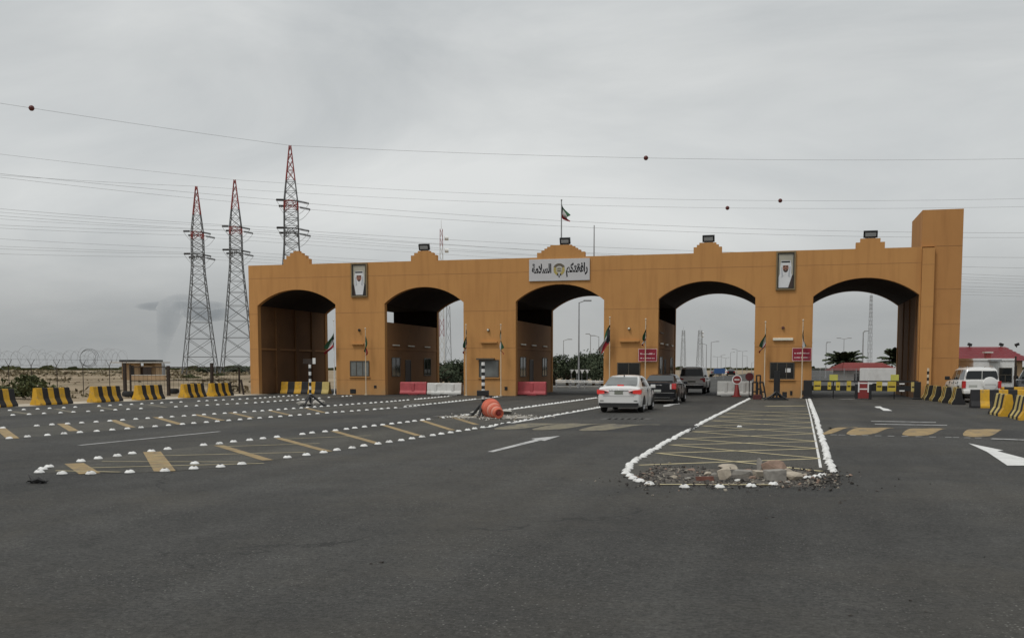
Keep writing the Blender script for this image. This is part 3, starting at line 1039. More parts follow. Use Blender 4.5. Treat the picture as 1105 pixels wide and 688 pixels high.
# ------------------------------------------------------------------ board over the middle arch
a, b = FP(571, 303.5, -0.06), FP(636.5, 278.5, -0.06)
a2 = FP(571, 279.5, -0.06)
bx0, bx1, bz0, bz1 = a.x, b.x, a.z, b.z + 0.01
board = thing('sign_board', 'white board with black Arabic lettering and round emblem above the middle arch', 'sign board', ((bx0 + bx1) / 2, -0.02, bz0))
hw, hh = (bx1 - bx0) / 2, bz1 - bz0
mb = MB()
mb.box(-hw, hw, -0.07, 0.0, 0, hh)
mb.build('board', 'board', board, bevel=0.01)
mb = MB()
right = ''.join(chr(c) for c in reversed([0xFEAD, 0xFE8D, 0xFED3, 0xFED8, 0xFE98, 0xFEDC, 0xFEE2]))
left = ''.join(chr(c) for c in reversed([0xFE8D, 0xFEDF, 0xFEB4, 0xFEFC, 0xFEE3, 0xFE94]))
text_mesh(mb, right, 0.74, 1.13, hh * 0.40, -0.075, 0, width=1.38, font_offset=0.034)
text_mesh(mb, left, 0.74, -1.13, hh * 0.38, -0.075, 0, width=1.26, font_offset=0.034)
mb.build('lettering', 'ink', board)
mb = MB()                              # emblem: spread wings round a disc
ez = hh * 0.50
def arc(r0, r1, t0, t1, y, mi, n=18, cx=0.0, cz=ez):
    for i in range(n):
        p, q = R(t0 + (t1 - t0) * i / n), R(t0 + (t1 - t0) * (i + 1) / n)
        mb.add([(cx + r * math.cos(t), y, cz + r * math.sin(t)) for r, t in ((r0, p), (r1, p), (r1, q), (r0, q))], [(0, 1, 2, 3)], mi)
arc(0.24, 0.40, 25, 155, -0.074, 1)
arc(0.20, 0.36, -70, 30, -0.076, 0)
arc(0.20, 0.36, 150, 250, -0.076, 0)
arc(0.0, 0.19, 0, 360, -0.074, 2)
mb.upright([(-0.13, ez - .03), (-0.09, ez - .1), (0.09, ez - .1), (0.13, ez - .03)], -0.080, 1)
mb.upright([(-0.10, ez + .05), (-0.02, ez + .05), (-0.02, ez + .11), (-.10, ez + .09)], -0.080, 3)
mb.upright([(0.02, ez + .05), (0.10, ez + .05), (0.10, ez + .09), (.02, ez + .11)], -0.080, 3)
mb.upright([(-0.13, ez - .36), (-0.03, ez - .36), (-0.05, ez - .24), (-.13, ez - .24)], -0.080, 3)
mb.upright([(0.03, ez - .36), (0.13, ez - .36), (0.13, ez - .24), (.05, ez - .24)], -0.080, 3)
mb.upright([(-0.03, ez - .47), (0.03, ez - .47), (0.05, ez - .38), (-.05, ez - .38)], -0.080, 3)
mb.build('emblem', ['emb_gold', 'emb_dark', 'print_bg', 'ink'], board)

# ------------------------------------------------------------------ framed portraits
def portrait(u0, v0, u1, v1, label, beard, bisht):
    a, b = FP(u0, v1, -0.05), FP(u1, v0, -0.05)
    w, h = (b.x - a.x) / 2, b.z - a.z
    p = thing('portrait', label, 'portrait', ((a.x + b.x) / 2, -0.008, a.z))
    t = 0.085
    mb = MB()
    for (x0, x1, z0, z1) in ((-w, w, 0, t), (-w, w, h - t, h), (-w, -w + t, t, h - t), (w - t, w, t, h - t)):
        mb.box(x0, x1, -0.10, 0, z0, z1, 0)
    q = t + 0.055
    for (x0, x1, z0, z1) in ((-w + t, w - t, t, q), (-w + t, w - t, h - q, h - t), (-w + t, -w + q, q, h - q), (w - q, w - t, q, h - q)):
        mb.box(x0, x1, -0.085, 0, z0, z1, 1)
    mb.build('frame', ['gold_frame', 'black'], p)
    mb = MB()
    W, H = w - q, h - 2 * q
    X = lambda k: k * W
    Z = lambda k: q + k * H
    P = lambda pts: [(X(x), Z(z)) for x, z in pts]
    def oval(cx, cz, rx, rz, n=20):
        return [(cx + rx * math.cos(2 * math.pi * i / n), cz + rz * math.sin(2 * math.pi * i / n)) for i in range(n)]
    mb.box(-W, W, -0.03, -0.001, q, h - q, 0)
    mb.upright(P([(-1, 0), (1, 0), (1, .30), (.72, .44), (-.72, .44), (-1, .30)]), -0.033, 1 if bisht == 2 else 5)
    mb.upright(P([(-.6, 0), (.55, 0), (.80, .34), (.42, .52), (-.5, .52), (-.85, .34)]), -0.036, 1)
    if bisht == 1:
        mb.upright(P([(-1, 0), (-.55, 0), (-.85, .36), (-1, .34)]), -0.039, 3)
    else:
        mb.upright(P([(.35, 0), (1, 0), (1, .38), (.86, .36)]), -0.039, 3)
    mb.upright(P([(-.80, .30), (-.15, .36), (.0, .42), (.25, .36), (.72, .30), (.78, .62), (.66, .80), (-.66, .80), (-.78, .62)]), -0.042, 1)
    mb.upright(P([(.30, .34), (.55, .30), (.66, .62), (.50, .62)]), -0.045, 2)
    mb.upright(P([(-.55, .30), (-.35, .34), (-.50, .60), (-.64, .60)]), -0.045, 2)
    mb.upright(P(oval(-.03, .585, .40, .125)), -0.048, 4)
    if beard:
        mb.upright(P(oval(-.03, .515, .31, .06)), -0.051, 3)
        mb.upright(P(oval(-.03, .53, .13, .022)), -0.054, 4)
    else:
        mb.upright(P([(-.23, .545), (.17, .545), (.13, .56), (-.19, .56)]), -0.051, 3)
        mb.upright(P(oval(-.03, .485, .20, .03)), -0.051, 3)
    for sx in (-1, 1):
        mb.upright(P(oval(-.03 + sx * .19, .62, .13, .024)), -0.051, 3)
    mb.upright(P([(-.52, .66), (.46, .66), (.56, .745), (.40, .80), (-.46, .80), (-.62, .745)]), -0.0535, 1)
    mb.upright(P([(-.60, .735), (.54, .735), (.58, .785), (-.64, .785)]), -0.056, 5)
    mb.build('picture', ['print_bg', 'print_white', 'print_grey', 'print_brown', 'skin', 'black'], p)
portrait(379, 283.5, 396.2, 320.5, 'framed portrait of a man in white headdress, left of second arch', False, 1)
portrait(837, 270.8, 859, 313, 'framed portrait of a bearded man in white headdress, between the two right arches', True, 2)

# ------------------------------------------------------------------ red signs on the piers
def red_sign(u0, v0, u1, v1, label):
    a, b = FP(u0, v1, -0.35), FP(u1, v0, -0.35)
    w, h = b.x - a.x, b.z - a.z
    p = thing('red_sign', label, 'sign', (a.x, -0.20, a.z), group='red signs on the piers')
    mb = MB()
    mb.box(0, w, -0.03, 0, 0, h)
    for x in (0.12, w - 0.12):
        mb.tube((x, 0.0, h * .5), (x, 0.198, h * .5), 0.025, 0.025, 6)
    mb.build('plate', 'sign_red', p)
    mb = MB()
    t = 0.025
    for (x0, x1, z0, z1) in ((0, w, 0, t), (0, w, h - t, h), (0, t, t, h - t), (w - t, w, t, h - t)):
        mb.box(x0, x1, -0.036, -0.0305, z0, z1)
    mb.build('rim', 'sign_text', p)
    mb = MB()
    rnd = random.Random(int(u0))
    for (zc, hh2, y0, y1) in ((h * .60, .055, .10, .88), (h * .26, .05, .10, .88)):   # two unreadable lines of small strokes
        x = w * y0
        while x < w * y1:
            k = rnd.uniform(.03, .10)
            e = hh2 * rnd.uniform(.7, 1.5)
            mb.box(x, min(x + k, w * y1), -0.036, -0.0305, zc - hh2 * .6, zc - hh2 * .6 + e)
            x += k + rnd.choice((0.006, 0.012, 0.05))
    mb.build('lettering', 'sign_text', p)
red_sign(688.5, 376, 708.8, 389.8, 'small red sign with two pale lines on the pier above the white sedan')
red_sign(854.8, 375.2, 876, 389.2, 'small red sign with two pale lines on the pier between right arches')

# ------------------------------------------------------------------ flags
def flag_mesh(hoist, fly, seed, fold=0.10, swing=0.0):
    rnd = random.Random(seed)
    mb = MB()
    na, nb = 12, 16
    ph = rnd.uniform(0, 6)
    grid = []
    for i in range(na + 1):
        s = i / na                      # 0 = top of hoist, 1 = foot of hoist
        row = []
        for j in range(nb + 1):
            t = j / nb
            # cloth hangs: it leaves the pole and falls, bunching in vertical folds
            lean = swing * t
            x = lean * fly * 0.55 + 0.10 * math.sin(3.2 * t + ph) * t ** 0.5 + fold * math.sin(7 * s + 4 * t + ph) * t
            y = -0.03 + fold * math.cos(8 * s + 3 * t + ph) * (0.3 + t)
            z = -s * hoist * (1 - 0.55 * t) - t * fly * 0.86
            row.append((x, y, z))
        grid.append(row)
    for i in range(na):
        for j in range(nb):
            s, t = (i + .5) / na, (j + .5) / nb
            mi = 0 if s < 1 / 3 else (1 if s < 2 / 3 else 2)
            if t < 0.27 and abs(s - .5) < 0.5 - (t / 0.27) * 0.17:
                mi = 3
            mb.add([grid[i][j], grid[i + 1][j], grid[i + 1][j + 1], grid[i][j + 1]], [(0, 1, 2, 3)], mi, True)
    return mb
FM = ['flag_green', 'flag_white', 'flag_red', 'flag_black']
def flag_pole(u, vb, vt, vflag, d, label, swing, seed, hoist=1.0, fly=1.35, pole='cream_pole', r=0.035, sx=1, loc=None, height=None):
    if loc is None:
        base = FP(u, vb, d)
        top = FP(u, vt, d)
        loc, height, drop = (base.x, d, max(0, base.z) if base.z < 0.4 else base.z), top.z, top.z - FP(u, vflag, d).z
        loc = (base.x, d, 0.0)
    else:
        drop = vflag
    f = thing('flag_pole', label, 'flag', loc, group='flags on poles along the piers')
    H = height
    mb = MB()
    mb.tube((0, 0, 0), (0, 0, H), r, r * .7, 8)
    mb.ball((0, 0, H + 0.04), 0.06, 8)
    mb.tube((0, 0, 0), (0, 0, 0.05), 0.10, 0.10, 8)
    mb.build('pole', pole, f)
    fl = flag_mesh(hoist, fly, seed, swing=swing).build('flag', FM, f, loc=(0.03 * sx, -0.02, H - drop), sharp=180)
    return f
flag_pole(361, 425, 346, 357, -0.30, 'drooping flag on a pale pole at the right edge of the leftmost arch', -0.75, 4, 1.0, 1.3, 'white')
flag_pole(395, 424.5, 355, 358.5, -0.45, 'drooping flag on a pole in front of the leftmost pier window', -0.05, 2)
flag_pole(503, 425.5, 351, 355, -0.45, 'dark drooping flag at the right edge of the second arch from left', -0.05, 3)
flag_pole(540.5, 426, 351, 355, -0.5, 'drooping flag on a pole right of the window with a canopy', 0.02, 5)
flag_pole(657.5, 427, 343, 350, -0.4, 'wide hanging flag above the white sedan, at the pier edge', -0.85, 6, 1.15, 1.6)
flag_pole(696, 427, 345, 350, -0.45, 'thin furled flag whose pole crosses the red sign above the black sedan', -0.12, 7, .8, 1.15)
flag_pole(824.5, 430, 348, 353, -0.45, 'dark furled flag left of the rightmost pier window', -0.28, 8, .95, 1.3)
flag_pole(864.8, 430.5, 346, 351, -0.5, 'dark furled flag whose pole crosses the rightmost red sign', 0.16, 9, .95, 1.3)
xc, zt = PED[2]
flag_pole(0, 0, 0, 0.03, 0, 'flag on the roof pole above the middle arch board', 0.7, 5, 1.0, 1.0, 'pole_grey', 0.045, 1, (xc, 0.2, zt + 0.002), 2.75)

# ------------------------------------------------------------------ floodlights and roof rod
def floodlight(xc, z, label, w=0.72):
    f = thing('floodlight', label, 'floodlight', (xc, 0.15, z + 0.002), group='floodlights on the gate roof')
    mb = MB()
    mb.box(-w * .35, w * .35, -.05, .05, 0, 0.03)
    for sx in (-1, 1):
        mb.box(sx * w * .35 - .015, sx * w * .35 + .015, -.03, .03, 0.03, 0.2)
    mb.build('bracket', 'black', f)
    mx = Matrix.Rotation(R(20), 3, 'X')
    mb = MB()
    mb.obox((0, -.05, .25), (w, .2, .40), mx)
    for k in range(5):
        mb.obox((-w * .4 + k * w * .2, .08, .27), (.02, .12, .3), mx)
    mb.build('housing', 'black', f, bevel=.02)
    mb = MB()
    mb.obox(Vector((0, -.05, .25)) + mx @ Vector((0, -.104, 0)), (w - .18, .012, .22), mx)
    mb.build('lens', 'flood_glass', f)
floodlight(PED[1][0] + .02, PED[1][1], 'floodlight above the second arch from the left')
floodlight(PED[2][0] + .26, PED[2][1], 'floodlight beside the roof flag pole', 0.66)
floodlight(PED[3][0] + .04, PED[3][1], 'floodlight above the arch that the silver wagon drives through')
floodlight(PED[4][0], PED[4][1], 'floodlight above the rightmost arch, nearest the tower', 0.78)
p = FP(641, 275, 1.2)
mb = MB()
mb.tube((0, 0, 0), (0, 0, FP(641, 243, 1.2).z - 8.1), 0.045, 0.03, 8)
mb.tube((0, 0, 0), (0, 0, .12), 0.12, 0.12, 8)
tag(mb.build('roof_rod', 'pole_grey', loc=(p.x, 1.2, 8.10)), 'thin bare grey rod standing on the roof right of the board', 'lightning rod')

# ================================================================== BARRIERS
def jersey_mesh(Ln, cols, name='jersey_barrier', h=0.82):
    prof = [(.30, 0.0), (.30, .09), (.17, .31), (.095, h - .03), (.075, h), (-.075, h), (-.095, h - .03), (-.17, .31), (-.30, .09), (-.30, 0.0)]
    mb = MB()
    n = len(cols)
    for i, c in enumerate(cols):
        y0, y1 = -Ln / 2 + Ln * i / n, -Ln / 2 + Ln * (i + 1) / n
        mb.loft([[(x, y0, z) for x, z in reversed(prof)], [(x, y1, z) for x, z in reversed(prof)]], c, False, False)
    for y, c, fl in ((-Ln / 2, cols[0], False), (Ln / 2, cols[-1], True)):
        ps = [(x, y, z) for x, z in prof]
        mb.add(ps, [tuple(range(len(ps))) if fl else tuple(range(len(ps) - 1, -1, -1))], c)
    return mb
BM = ['b_yellow', 'b_black', 'b_pale']
def barrier_run(spots, cols, Ln, group, first=None):
    o = None
    for (x, y, rz, label) in spots:
        if o is None:
            o = jersey_mesh(Ln, cols).build('jersey_barrier', BM, loc=(x, y, 0), fix=True)
            c = o
        else:
            c = o.copy()
            COL.objects.link(c)
            c.location = (x, y, 0)
        c.rotation_euler = (0, 0, rz)
        tag(c, label, 'road barrier', group)
LX = -33.3
barrier_run([(LX, -24.35, R(1), 'yellow and black concrete barrier cut by the left edge of the picture'),
             (LX, -20.55, R(-2), 'yellow and black barrier beside the green bush, second from the left'),
             (LX, -16.4, R(1), 'yellow and black barrier in front of the razor wire coil'),
             (LX - .05, -12.45, R(-1), 'yellow and black barrier in front of the small tan huts'),
             (LX, -8.0, R(1), 'yellow and black barrier before the first lattice pylon'),
             (LX + .02, -4.85, R(-2), 'yellow and black barrier nearest the left end of the gate')],
            [0, 1, 0, 1, 0, 1], 2.3, 'barriers along the sandy verge')
a, b = FP(304.5, 424, 1.8), FP(356, 424, 1.8)
barrier_run([((a.x + b.x) / 2, 1.8, R(-90), 'yellow and black barrier closing the leftmost arch')], [0, 1, 0, 1, 0, 1, 2], b.x - a.x, 'barriers inside the arches')
barrier_run([(9.62, -1.55, R(-1.5), 'yellow and black barrier touching the foot of the tower'),
             (9.7, -3.95, R(-3), 'yellow and black barrier, second from the tower foot'),
             (9.83, -6.4, R(-3), 'yellow and black barrier with its end just left of the white four-wheel drive'),
             (9.95, -8.85, R(-4), 'yellow and black barrier with a black end beside the wheel of the white four-wheel drive')],
            [1, 2, 1, 0, 1, 2], 2.3, 'barriers beside the right lane')
barrier_run([(10.9, -13.75, R(90), 'yellow and black barrier standing broadside behind the white four-wheel drive')], [0, 1, 0, 1, 0, 1], 2.3, 'barriers beside the right lane')
barrier_run([(9.6, -21.45, R(0), 'yellow and black barrier with a wide yellow end, lower right'),
             (9.72, -24.3, R(-2), 'yellow and black barrier cut by the right edge of the picture')],
            [0, 1, 2, 1, 2, 1], 2.3, 'barriers beside the right lane')
barrier_run([(13.2, -6.6, R(90), 'yellow and black barrier in front of the white cabin'),
             (15.6, -6.6, R(92), 'yellow and black barrier right of the white cabin, behind the nearer row')],
            [0, 1, 0, 1, 0], 2.3, 'barriers beside the right lane')

# plastic water-filled barriers
def water_barrier(x0, x1, y, col, label, h=0.82, d=0.5):
    Ln = x1 - x0
    mb = MB()
    prof = [(-d * .5, 0.05), (-d * .5, .16), (-d * .36, .30), (-d * .30, h - .05), (-d * .22, h), (d * .22, h), (d * .30, h - .05), (d * .36, .30), (d * .5, .16), (d * .5, 0.05)]
    mb.loft([[(-Ln / 2, p, z) for p, z in prof], [(Ln / 2, p, z) for p, z in prof]], 0, False, True)
    n = max(1, int(Ln / 1.0))
    for i in range(n):                  # moulded ribs and feet
        xc = -Ln / 2 + Ln * (i + .5) / n
        mb.box(xc - .10, xc + .10, -d * .44, d * .44, .2, h - .08)
        mb.box(xc - .32, xc + .32, -d * .46, d * .46, 0, .06)
    o = mb.build('water_barrier', col, loc=((x0 + x1) / 2, y, 0), bevel=.03, fix=True)
    return tag(o, label, 'water barrier', 'plastic barriers in the arches')
a, b, c = FP(432.3, 425, .7), FP(461, 425, .7), FP(498.5, 425, .7)
water_barrier(a.x, b.x - .03, .75, 'plastic_red', 'red plastic barrier beside a white one in the second arch', .86)
water_barrier(b.x + .03, c.x, .75, 'plastic_white', 'low white plastic barrier in the second arch', .80)
a, b = FP(556.5, 426, .6), FP(588.5, 426, .6)
water_barrier(a.x + .1, b.x, .9, 'plastic_red', 'red plastic barrier under the middle arch', .9)
a, b = FP(774, 427, 3), FP(812.5, 427, 3)
water_barrier(a.x, (a.x + b.x) / 2 - .02, 3, 'plastic_white', 'white barrier block left of the stop sign', .95)
water_barrier((a.x + b.x) / 2 + .02, b.x, 3.05, 'plastic_white', 'white barrier block between stop sign and pier', .95)

# stop signs on a red stand
def stop_stand(u, vb, vt, d, label, big=True):
    base = FP(u, vb, d)
    top = FP(u, vt, d)
    H = top.z
    s = thing('stop_sign', label, 'stop sign', (base.x, d, 0))
    mb = MB()
    mb.lathe([(.30, 0), (.30, .05), (.2, .08), (.09, .75), (.07, .78)], n=14)
    mb.tube((0, 0, .7), (0, 0, H - .2), .03, .03, 6)
    mb.build('stand', 'red_paint', s)
    def ngon(r, y0, y1, mb, mi, n=8, rot=22.5):
        ps = [(r * math.cos(R(rot + 360 * i / n)), H - .12 + r * math.sin(R(rot + 360 * i / n))) for i in range(n)]
        mb.prism_y(ps, y0, y1, mi)
    mb = MB()
    ngon(.30, -.07, -.045, mb, 0, 20)
    ngon(.24, -.076, -.0705, mb, 1, 20)
    for k, (x0, x1) in enumerate([(-.15, -.06), (-.05, .02), (.03, .15)]):
        mb.box(x0, x1, -.082, -.0765, H - .16, H - .08, 0)
    mb.build('sign_plate', ['white', 'red_paint'], s)
stop_stand(795, 428, 407.3, 1.4, 'round red and white stop sign on a red cone stand before the white blocks')
b = FP(808, 428, 1.0)
s = thing('stop_sign', 'dark red paddle sign seen edge-on beside the black frames', 'sign', (b.x + .02, 1.0, 0))
mb = MB()
mb.tube((0, 0, 0), (0, 0, 1.1), .03, .03, 6)
mb.tube((0, 0, 0), (0, 0, .06), .22, .2, 12)
mb.build('stand', 'black', s)
mb = MB()
ps = [(.26 * math.cos(R(22.5 + 45 * i)), 1.25 + .26 * math.sin(R(22.5 + 45 * i))) for i in range(8)]
mb.prism_y(ps, -.05, -.02)
mb.build('sign_plate', mat('dull_red', (0.10, 0.012, 0.015), .6), s, bevel=.01)

# black barrier frames leaning at the pier, black stand, white hut front
def black_frame(u, vb, vt, d, label, lean, w=.34):
    base, top = FP(u, vb, d), FP(u, vt, d)
    H = top.z
    f = thing('barrier_stand', label, 'barrier stand', (base.x, d, 0), R(10), 'black barrier frames at the pier')
    mb = MB()
    for sx in (-1, 1):
        mb.path([(sx * w / 2, 0, 0), (sx * w / 2 + lean, .12, H)], .045, 6)
    mb.tube((-w / 2 + lean, .12, H - .02), (w / 2 + lean, .12, H - .02), .045, .045, 6)
    mb.tube((-w / 2 + lean * .4, .05, H * .4), (w / 2 + lean * .4, .05, H * .4), .04, .04, 6)
    mb.build('frame', 'black', f)
    mb = MB()
    for sx in (-1, 1):
        mb.box(sx * w / 2 - .06, sx * w / 2 + .06, -.35, .35, 0, .05)
    mb.build('foot', 'black', f)
black_frame(814.5, 430, 412, -.9, 'low black frame, leftmost of the three at the pier corner', 0.03, .3)
black_frame(818, 431, 404.5, -1.2, 'tall black frame in the middle of three at the pier corner', 0.02, .22)
black_frame(824.5, 433, 412, -1.4, 'slanting black frame, rightmost of the three at the pier corner', -.16, .2)
mb = MB()
b = G(817, 431.5)
mb.box(-.24, .24, -.15, .15, .04, .24)
mb.box(-.20, .20, -.155, .155, .24, .30)
tag(mb.build('tool_box', 'dull_red_box', loc=(b.x, b.y + .2, 0), bevel=.02), 'dark red box on the ground among the black frames', 'box')
b = G(838, 431.5)
s = thing('black_stand', 'black upright panel on splayed feet in front of the pier window', 'stand', (b.x, b.y, 0))
H = FP(838, 399.5, b.y).z
mb = MB()
mb.box(-.17, .17, -.02, .02, .25, H - .03)
mb.box(-.06, .06, -.05, -.021, .1, H)
mb.build('panel', 'black', s, bevel=.01)
mb = MB()
for (x, y) in ((-.68, -.2), (.62, -.25), (-.35, .5), (.35, .5)):
    mb.path([(x, y, .03), (x * .45, y * .4, .22), (0, 0, .5)], .05, 6)
mb.box(-.5, .5, -.18, .18, .02, .16)
mb.box(.30, .55, -.12, .2, .16, .46)
mb.build('base', 'black', s)

# low drop-arm barrier with yellow panels across the rightmost arch
a, b = FP(869, 428, -1.5), FP(992, 428, -1.5)
s = thing('boom_barrier', 'black drop-arm barrier hung with yellow panels across the rightmost arch', 'barrier', (a.x, -1.5, 0))
Wd = b.x - a.x
Zt, Zb = FP(930, 410.5, -1.5).z, FP(930, 421.5, -1.5).z
mb = MB()
mb.box(0.1, Wd - .1, -.05, .05, Zt - .08, Zt)
mb.box(0.1, Wd - .1, -.05, .05, Zb, Zb + .09)
mb.box(0.1, Wd - .1, -.02, .02, Zb + .09, Zb + .30)
mb.build('arm', 'black', s)
for (x0, x1, h) in ((-.12, .36, Zt + .02), (Wd - .30, Wd + .05, Zt - .05)):
    mb = MB()
    mb.box(x0, x1, -.22, .22, 0, h)
    mb.box(x0 - .05, x1 + .05, -.27, .27, 0, .10)
    mb.build('end_post', 'black', s, bevel=.03)
for (u0, u1, v0, v1, m) in ((878, 886, 411, 420.5, 'panel_yellow'), (893, 897, 412, 420, 'panel_yellow'), (902, 906.5, 412, 421, 'panel_yellow'), (913.5, 918.5, 411, 421.5, 'panel_yellow'), (945.5, 952, 411.5, 421.5, 'panel_yellow'), (957.5, 967, 411.5, 422, 'panel_yellow'), (983, 988, 412, 422.5, 'b_pale')):
    p, q = FP(u0, v1, -1.56), FP(u1, v0, -1.56)
    mb = MB()
    mb.box(p.x - a.x, q.x - a.x, -.09, -.052, p.z, q.z)
    mb.box(p.x - a.x + .04, q.x - a.x - .04, -.094, -.0905, p.z + (q.z - p.z) * .4, p.z + (q.z - p.z) * .55, 1)
    mb.build('panel', [m, 'rust'], s, bevel=.008)
for (u0, u1, v) in ((970.5, 976, 414), (970.5, 976, 421.5)):
    p, q = FP(u0, v, -1.56), FP(u1, v, -1.56)
    mb = MB()
    mb.box(p.x - a.x, q.x - a.x, -.09, -.052, p.z - .03, p.z + .04)
    mb.build('reflector', 'white', s)
p, q = FP(925.5, 429.5, -1.75), FP(937.5, 411.5, -1.75)
c = thing('barrier_post', 'red post with white bands standing in the middle of the rightmost arch', 'barrier post', ((p.x + q.x) / 2, -1.75, 0))
w = (q.x - p.x) / 2
mb = MB()
mb.box(-w, w, -.16, .12, .05, q.z)
for z in (.55, q.z - .12):
    mb.box(-w + .08, w - .08, -.164, -.1, z, z + .07, 1)
mb.box(-w - .004, -w + .07, -.165, .1, .4, q.z - .02, 1)
mb.box(w - .07, w + .004, -.165, .1, .4, q.z - .02, 1)
mb.build('body', ['red_paint', 'paper'], c, bevel=.0)
mb = MB()
mb.box(-w - .16, -w - .008, -.12, .12, 0, .85)
mb.build('side_post', 'black', c)
mb = MB()
mb.box(w + .008, w + .16, -.12, .12, 0, .85)
mb.build('side_post', 'black', c)
for (u0, u1, lab) in ((895, 904.2, 'square yellow sign plate above the left half of the drop-arm barrier'), (961, 970, 'square yellow sign plate above the right half of the drop-arm barrier')):
    p, q = FP(u0, 411, -1.35), FP(u1, 404, -1.35)
    c = thing('yellow_sign', lab, 'sign', ((p.x + q.x) / 2, -1.35, 0), group='yellow plates on the drop-arm barrier')
    mb = MB()
    mb.box(p.x - (p.x + q.x) / 2, q.x - (p.x + q.x) / 2, -.03, 0, p.z + .02, q.z)
    mb.build('plate', 'sign_yellow', c, bevel=.006)
    mb = MB()
    mb.tube((0, .03, 0), (0, .03, q.z - .05), .03, .03, 6)
    mb.build('post', 'black', c)

# ------------------------------------------------------------------ striped posts on folded feet, and the toppled drum
def striped_post(u, vb, vt, label, bands, sign=None):
    b = G(u, vb)
    H = FP(u, vt, b.y).z
    s = thing('striped_post', label, 'marker post', (b.x, b.y, 0), -YAW * 0)
    mb = MB()
    n = bands
    z0 = .42
    for i in range(n):
        za, zb = z0 + (H - z0) * i / n, z0 + (H - z0) * (i + 1) / n
        mb.tube((0, 0, za), (0, 0, zb - .002), .062, .062, 10, i % 2)
    mb.build('pole', ['white', 'black'], s)
    mb = MB()
    for k, ang in enumerate((20, 150, 270)):
        c, sn = math.cos(R(ang)), math.sin(R(ang))
        mb.path([(0, 0, .52), (c * .18, sn * .18, .40), (c * .62, sn * .62, .03), (c * .72, sn * .72, .03)], [.07, .06, .05, .05], 6)
    mb.tube((0, 0, 0), (0, 0, .5), .055, .055, 8)
    mb.build('base', 'black', s)
    return s, H
s, H = striped_post(335, 437.5, 393, 'black and white striped post with a small brown plate on top', 9)
mb = MB()
mb.box(-.34, .26, -.03, .0, H + .03, H + .26)
mb.box(.16, .30, -.036, .006, H + .02, H + .30, 1)
mb.build('sign_plate', ['rust', 'white'], s, bevel=.005)
s, H = striped_post(521.5, 450, 390.5, 'black and white striped post beside the toppled orange drum', 13)
mb = MB()
mb.box(-.22, .2, -.10, .10, .78, .98)
mb.box(.10, .34, -.06, .06, .72, .80)
mb.build('clamp', 'black', s, bevel=.02)
mb = MB()                              # broken pale concrete under the posts
def rock_mesh(seed, size, sub=2, rough=.28, square=0.0):
    rnd = random.Random(seed * 17 + 3)
    bm = bmesh.new()
    n = 9 if sub < 2 else 26
    for i in range(n):                  # broken lump: hull of points on a box-ish ball
        p = Vector((rnd.gauss(0, 1), rnd.gauss(0, 1), rnd.gauss(0, 1))).normalized()
        if square:
            q = p / max(abs(k) for k in p)
            p = p.lerp(q, square)
            if square > .4 and i < 8:
                p = Vector((1 if i & 1 else -1, 1 if i & 2 else -1, 1 if i & 4 else -1)) * rnd.uniform(.82, 1.02)
        p = p * (1 - rough * .6 * rnd.random())
        bm.verts.new((p.x * size[0], p.y * size[1], p.z * size[2]))
    r = bmesh.ops.convex_hull(bm, input=bm.verts)
    bmesh.ops.delete(bm, geom=[v for v in bm.verts if not v.link_faces], context='VERTS')
    bm.verts.index_update()
    vs = [tuple(v.co) for v in bm.verts]
    fs = [tuple(v.index for v in f.verts) for f in bm.faces]
    bm.free()
    return vs, fs
def lump(name, label, cat, x, y, size, m, seed, rz=0, group=None, z=None, square=0.0, rough=.28, tilt=0):
    vs, fs = rock_mesh(seed, size, 2, rough, square)
    mb = MB()
    mb.add(vs, fs, 0, False)
    o = mb.build(name, m, loc=(x, y, size[2] * .62 if z is None else z), sharp=30, bevel=.006)
    o.rotation_euler = (tilt, tilt * .5, rz)
    return tag(o, label, cat, group)
for (u, v, sx, sz, lab) in ((327, 437.5, .42, .16, 'pale concrete lump left of the post with the brown plate'), (343, 437, .36, .20, 'pale concrete lump right of the post with the brown plate')):
    b = G(u, v)
    lump('concrete_lump', lab, 'concrete lump', b.x, b.y + .1, (sx, .35, sz), 'concrete', u, group='concrete lumps at the striped posts')
b = G(521, 450)
mb = MB()
for i in range(260):
    r = random.Random(i)
    x, y = r.gauss(0.3, .9), r.gauss(0, 1.0)
    sz = r.uniform(.012, .05)
    vs, fs = rock_mesh(i, (sz * 1.5, sz * 1.3, sz), 1)
    mb.add([(px + x, py + y, pz + sz * .6) for px, py, pz in vs], fs, 0 if r.random() < .6 else 1)
mb.flat([(-1.2 + .3 * math.sin(i * 2.2) + (1.6 + .3 * math.sin(i * 3.3)) * math.cos(2 * math.pi * i / 16) + 1.4, .95 * math.sin(2 * math.pi * i / 16) * (1 + .2 * math.sin(5 * i))) for i in range(16)], .012, 0)
tag(mb.build('crushed_concrete', ['concrete', 'gravel_pale'], loc=(b.x, b.y, 0.004)), 'pale crushed concrete scattered round the striped post and drum', 'rubble', kind='stuff')
for (u, v, sx, sz, lab) in ((514, 446, .30, .10, 'pale flat concrete lump behind the foot of the striped post'), (546, 446.5, .36, .13, 'pale concrete lump to the right of the orange drum')):
    q = G(u, v)
    lump('concrete_lump', lab, 'concrete lump', q.x, q.y, (sx, .25, sz), 'concrete', u, group='concrete lumps at the striped posts')
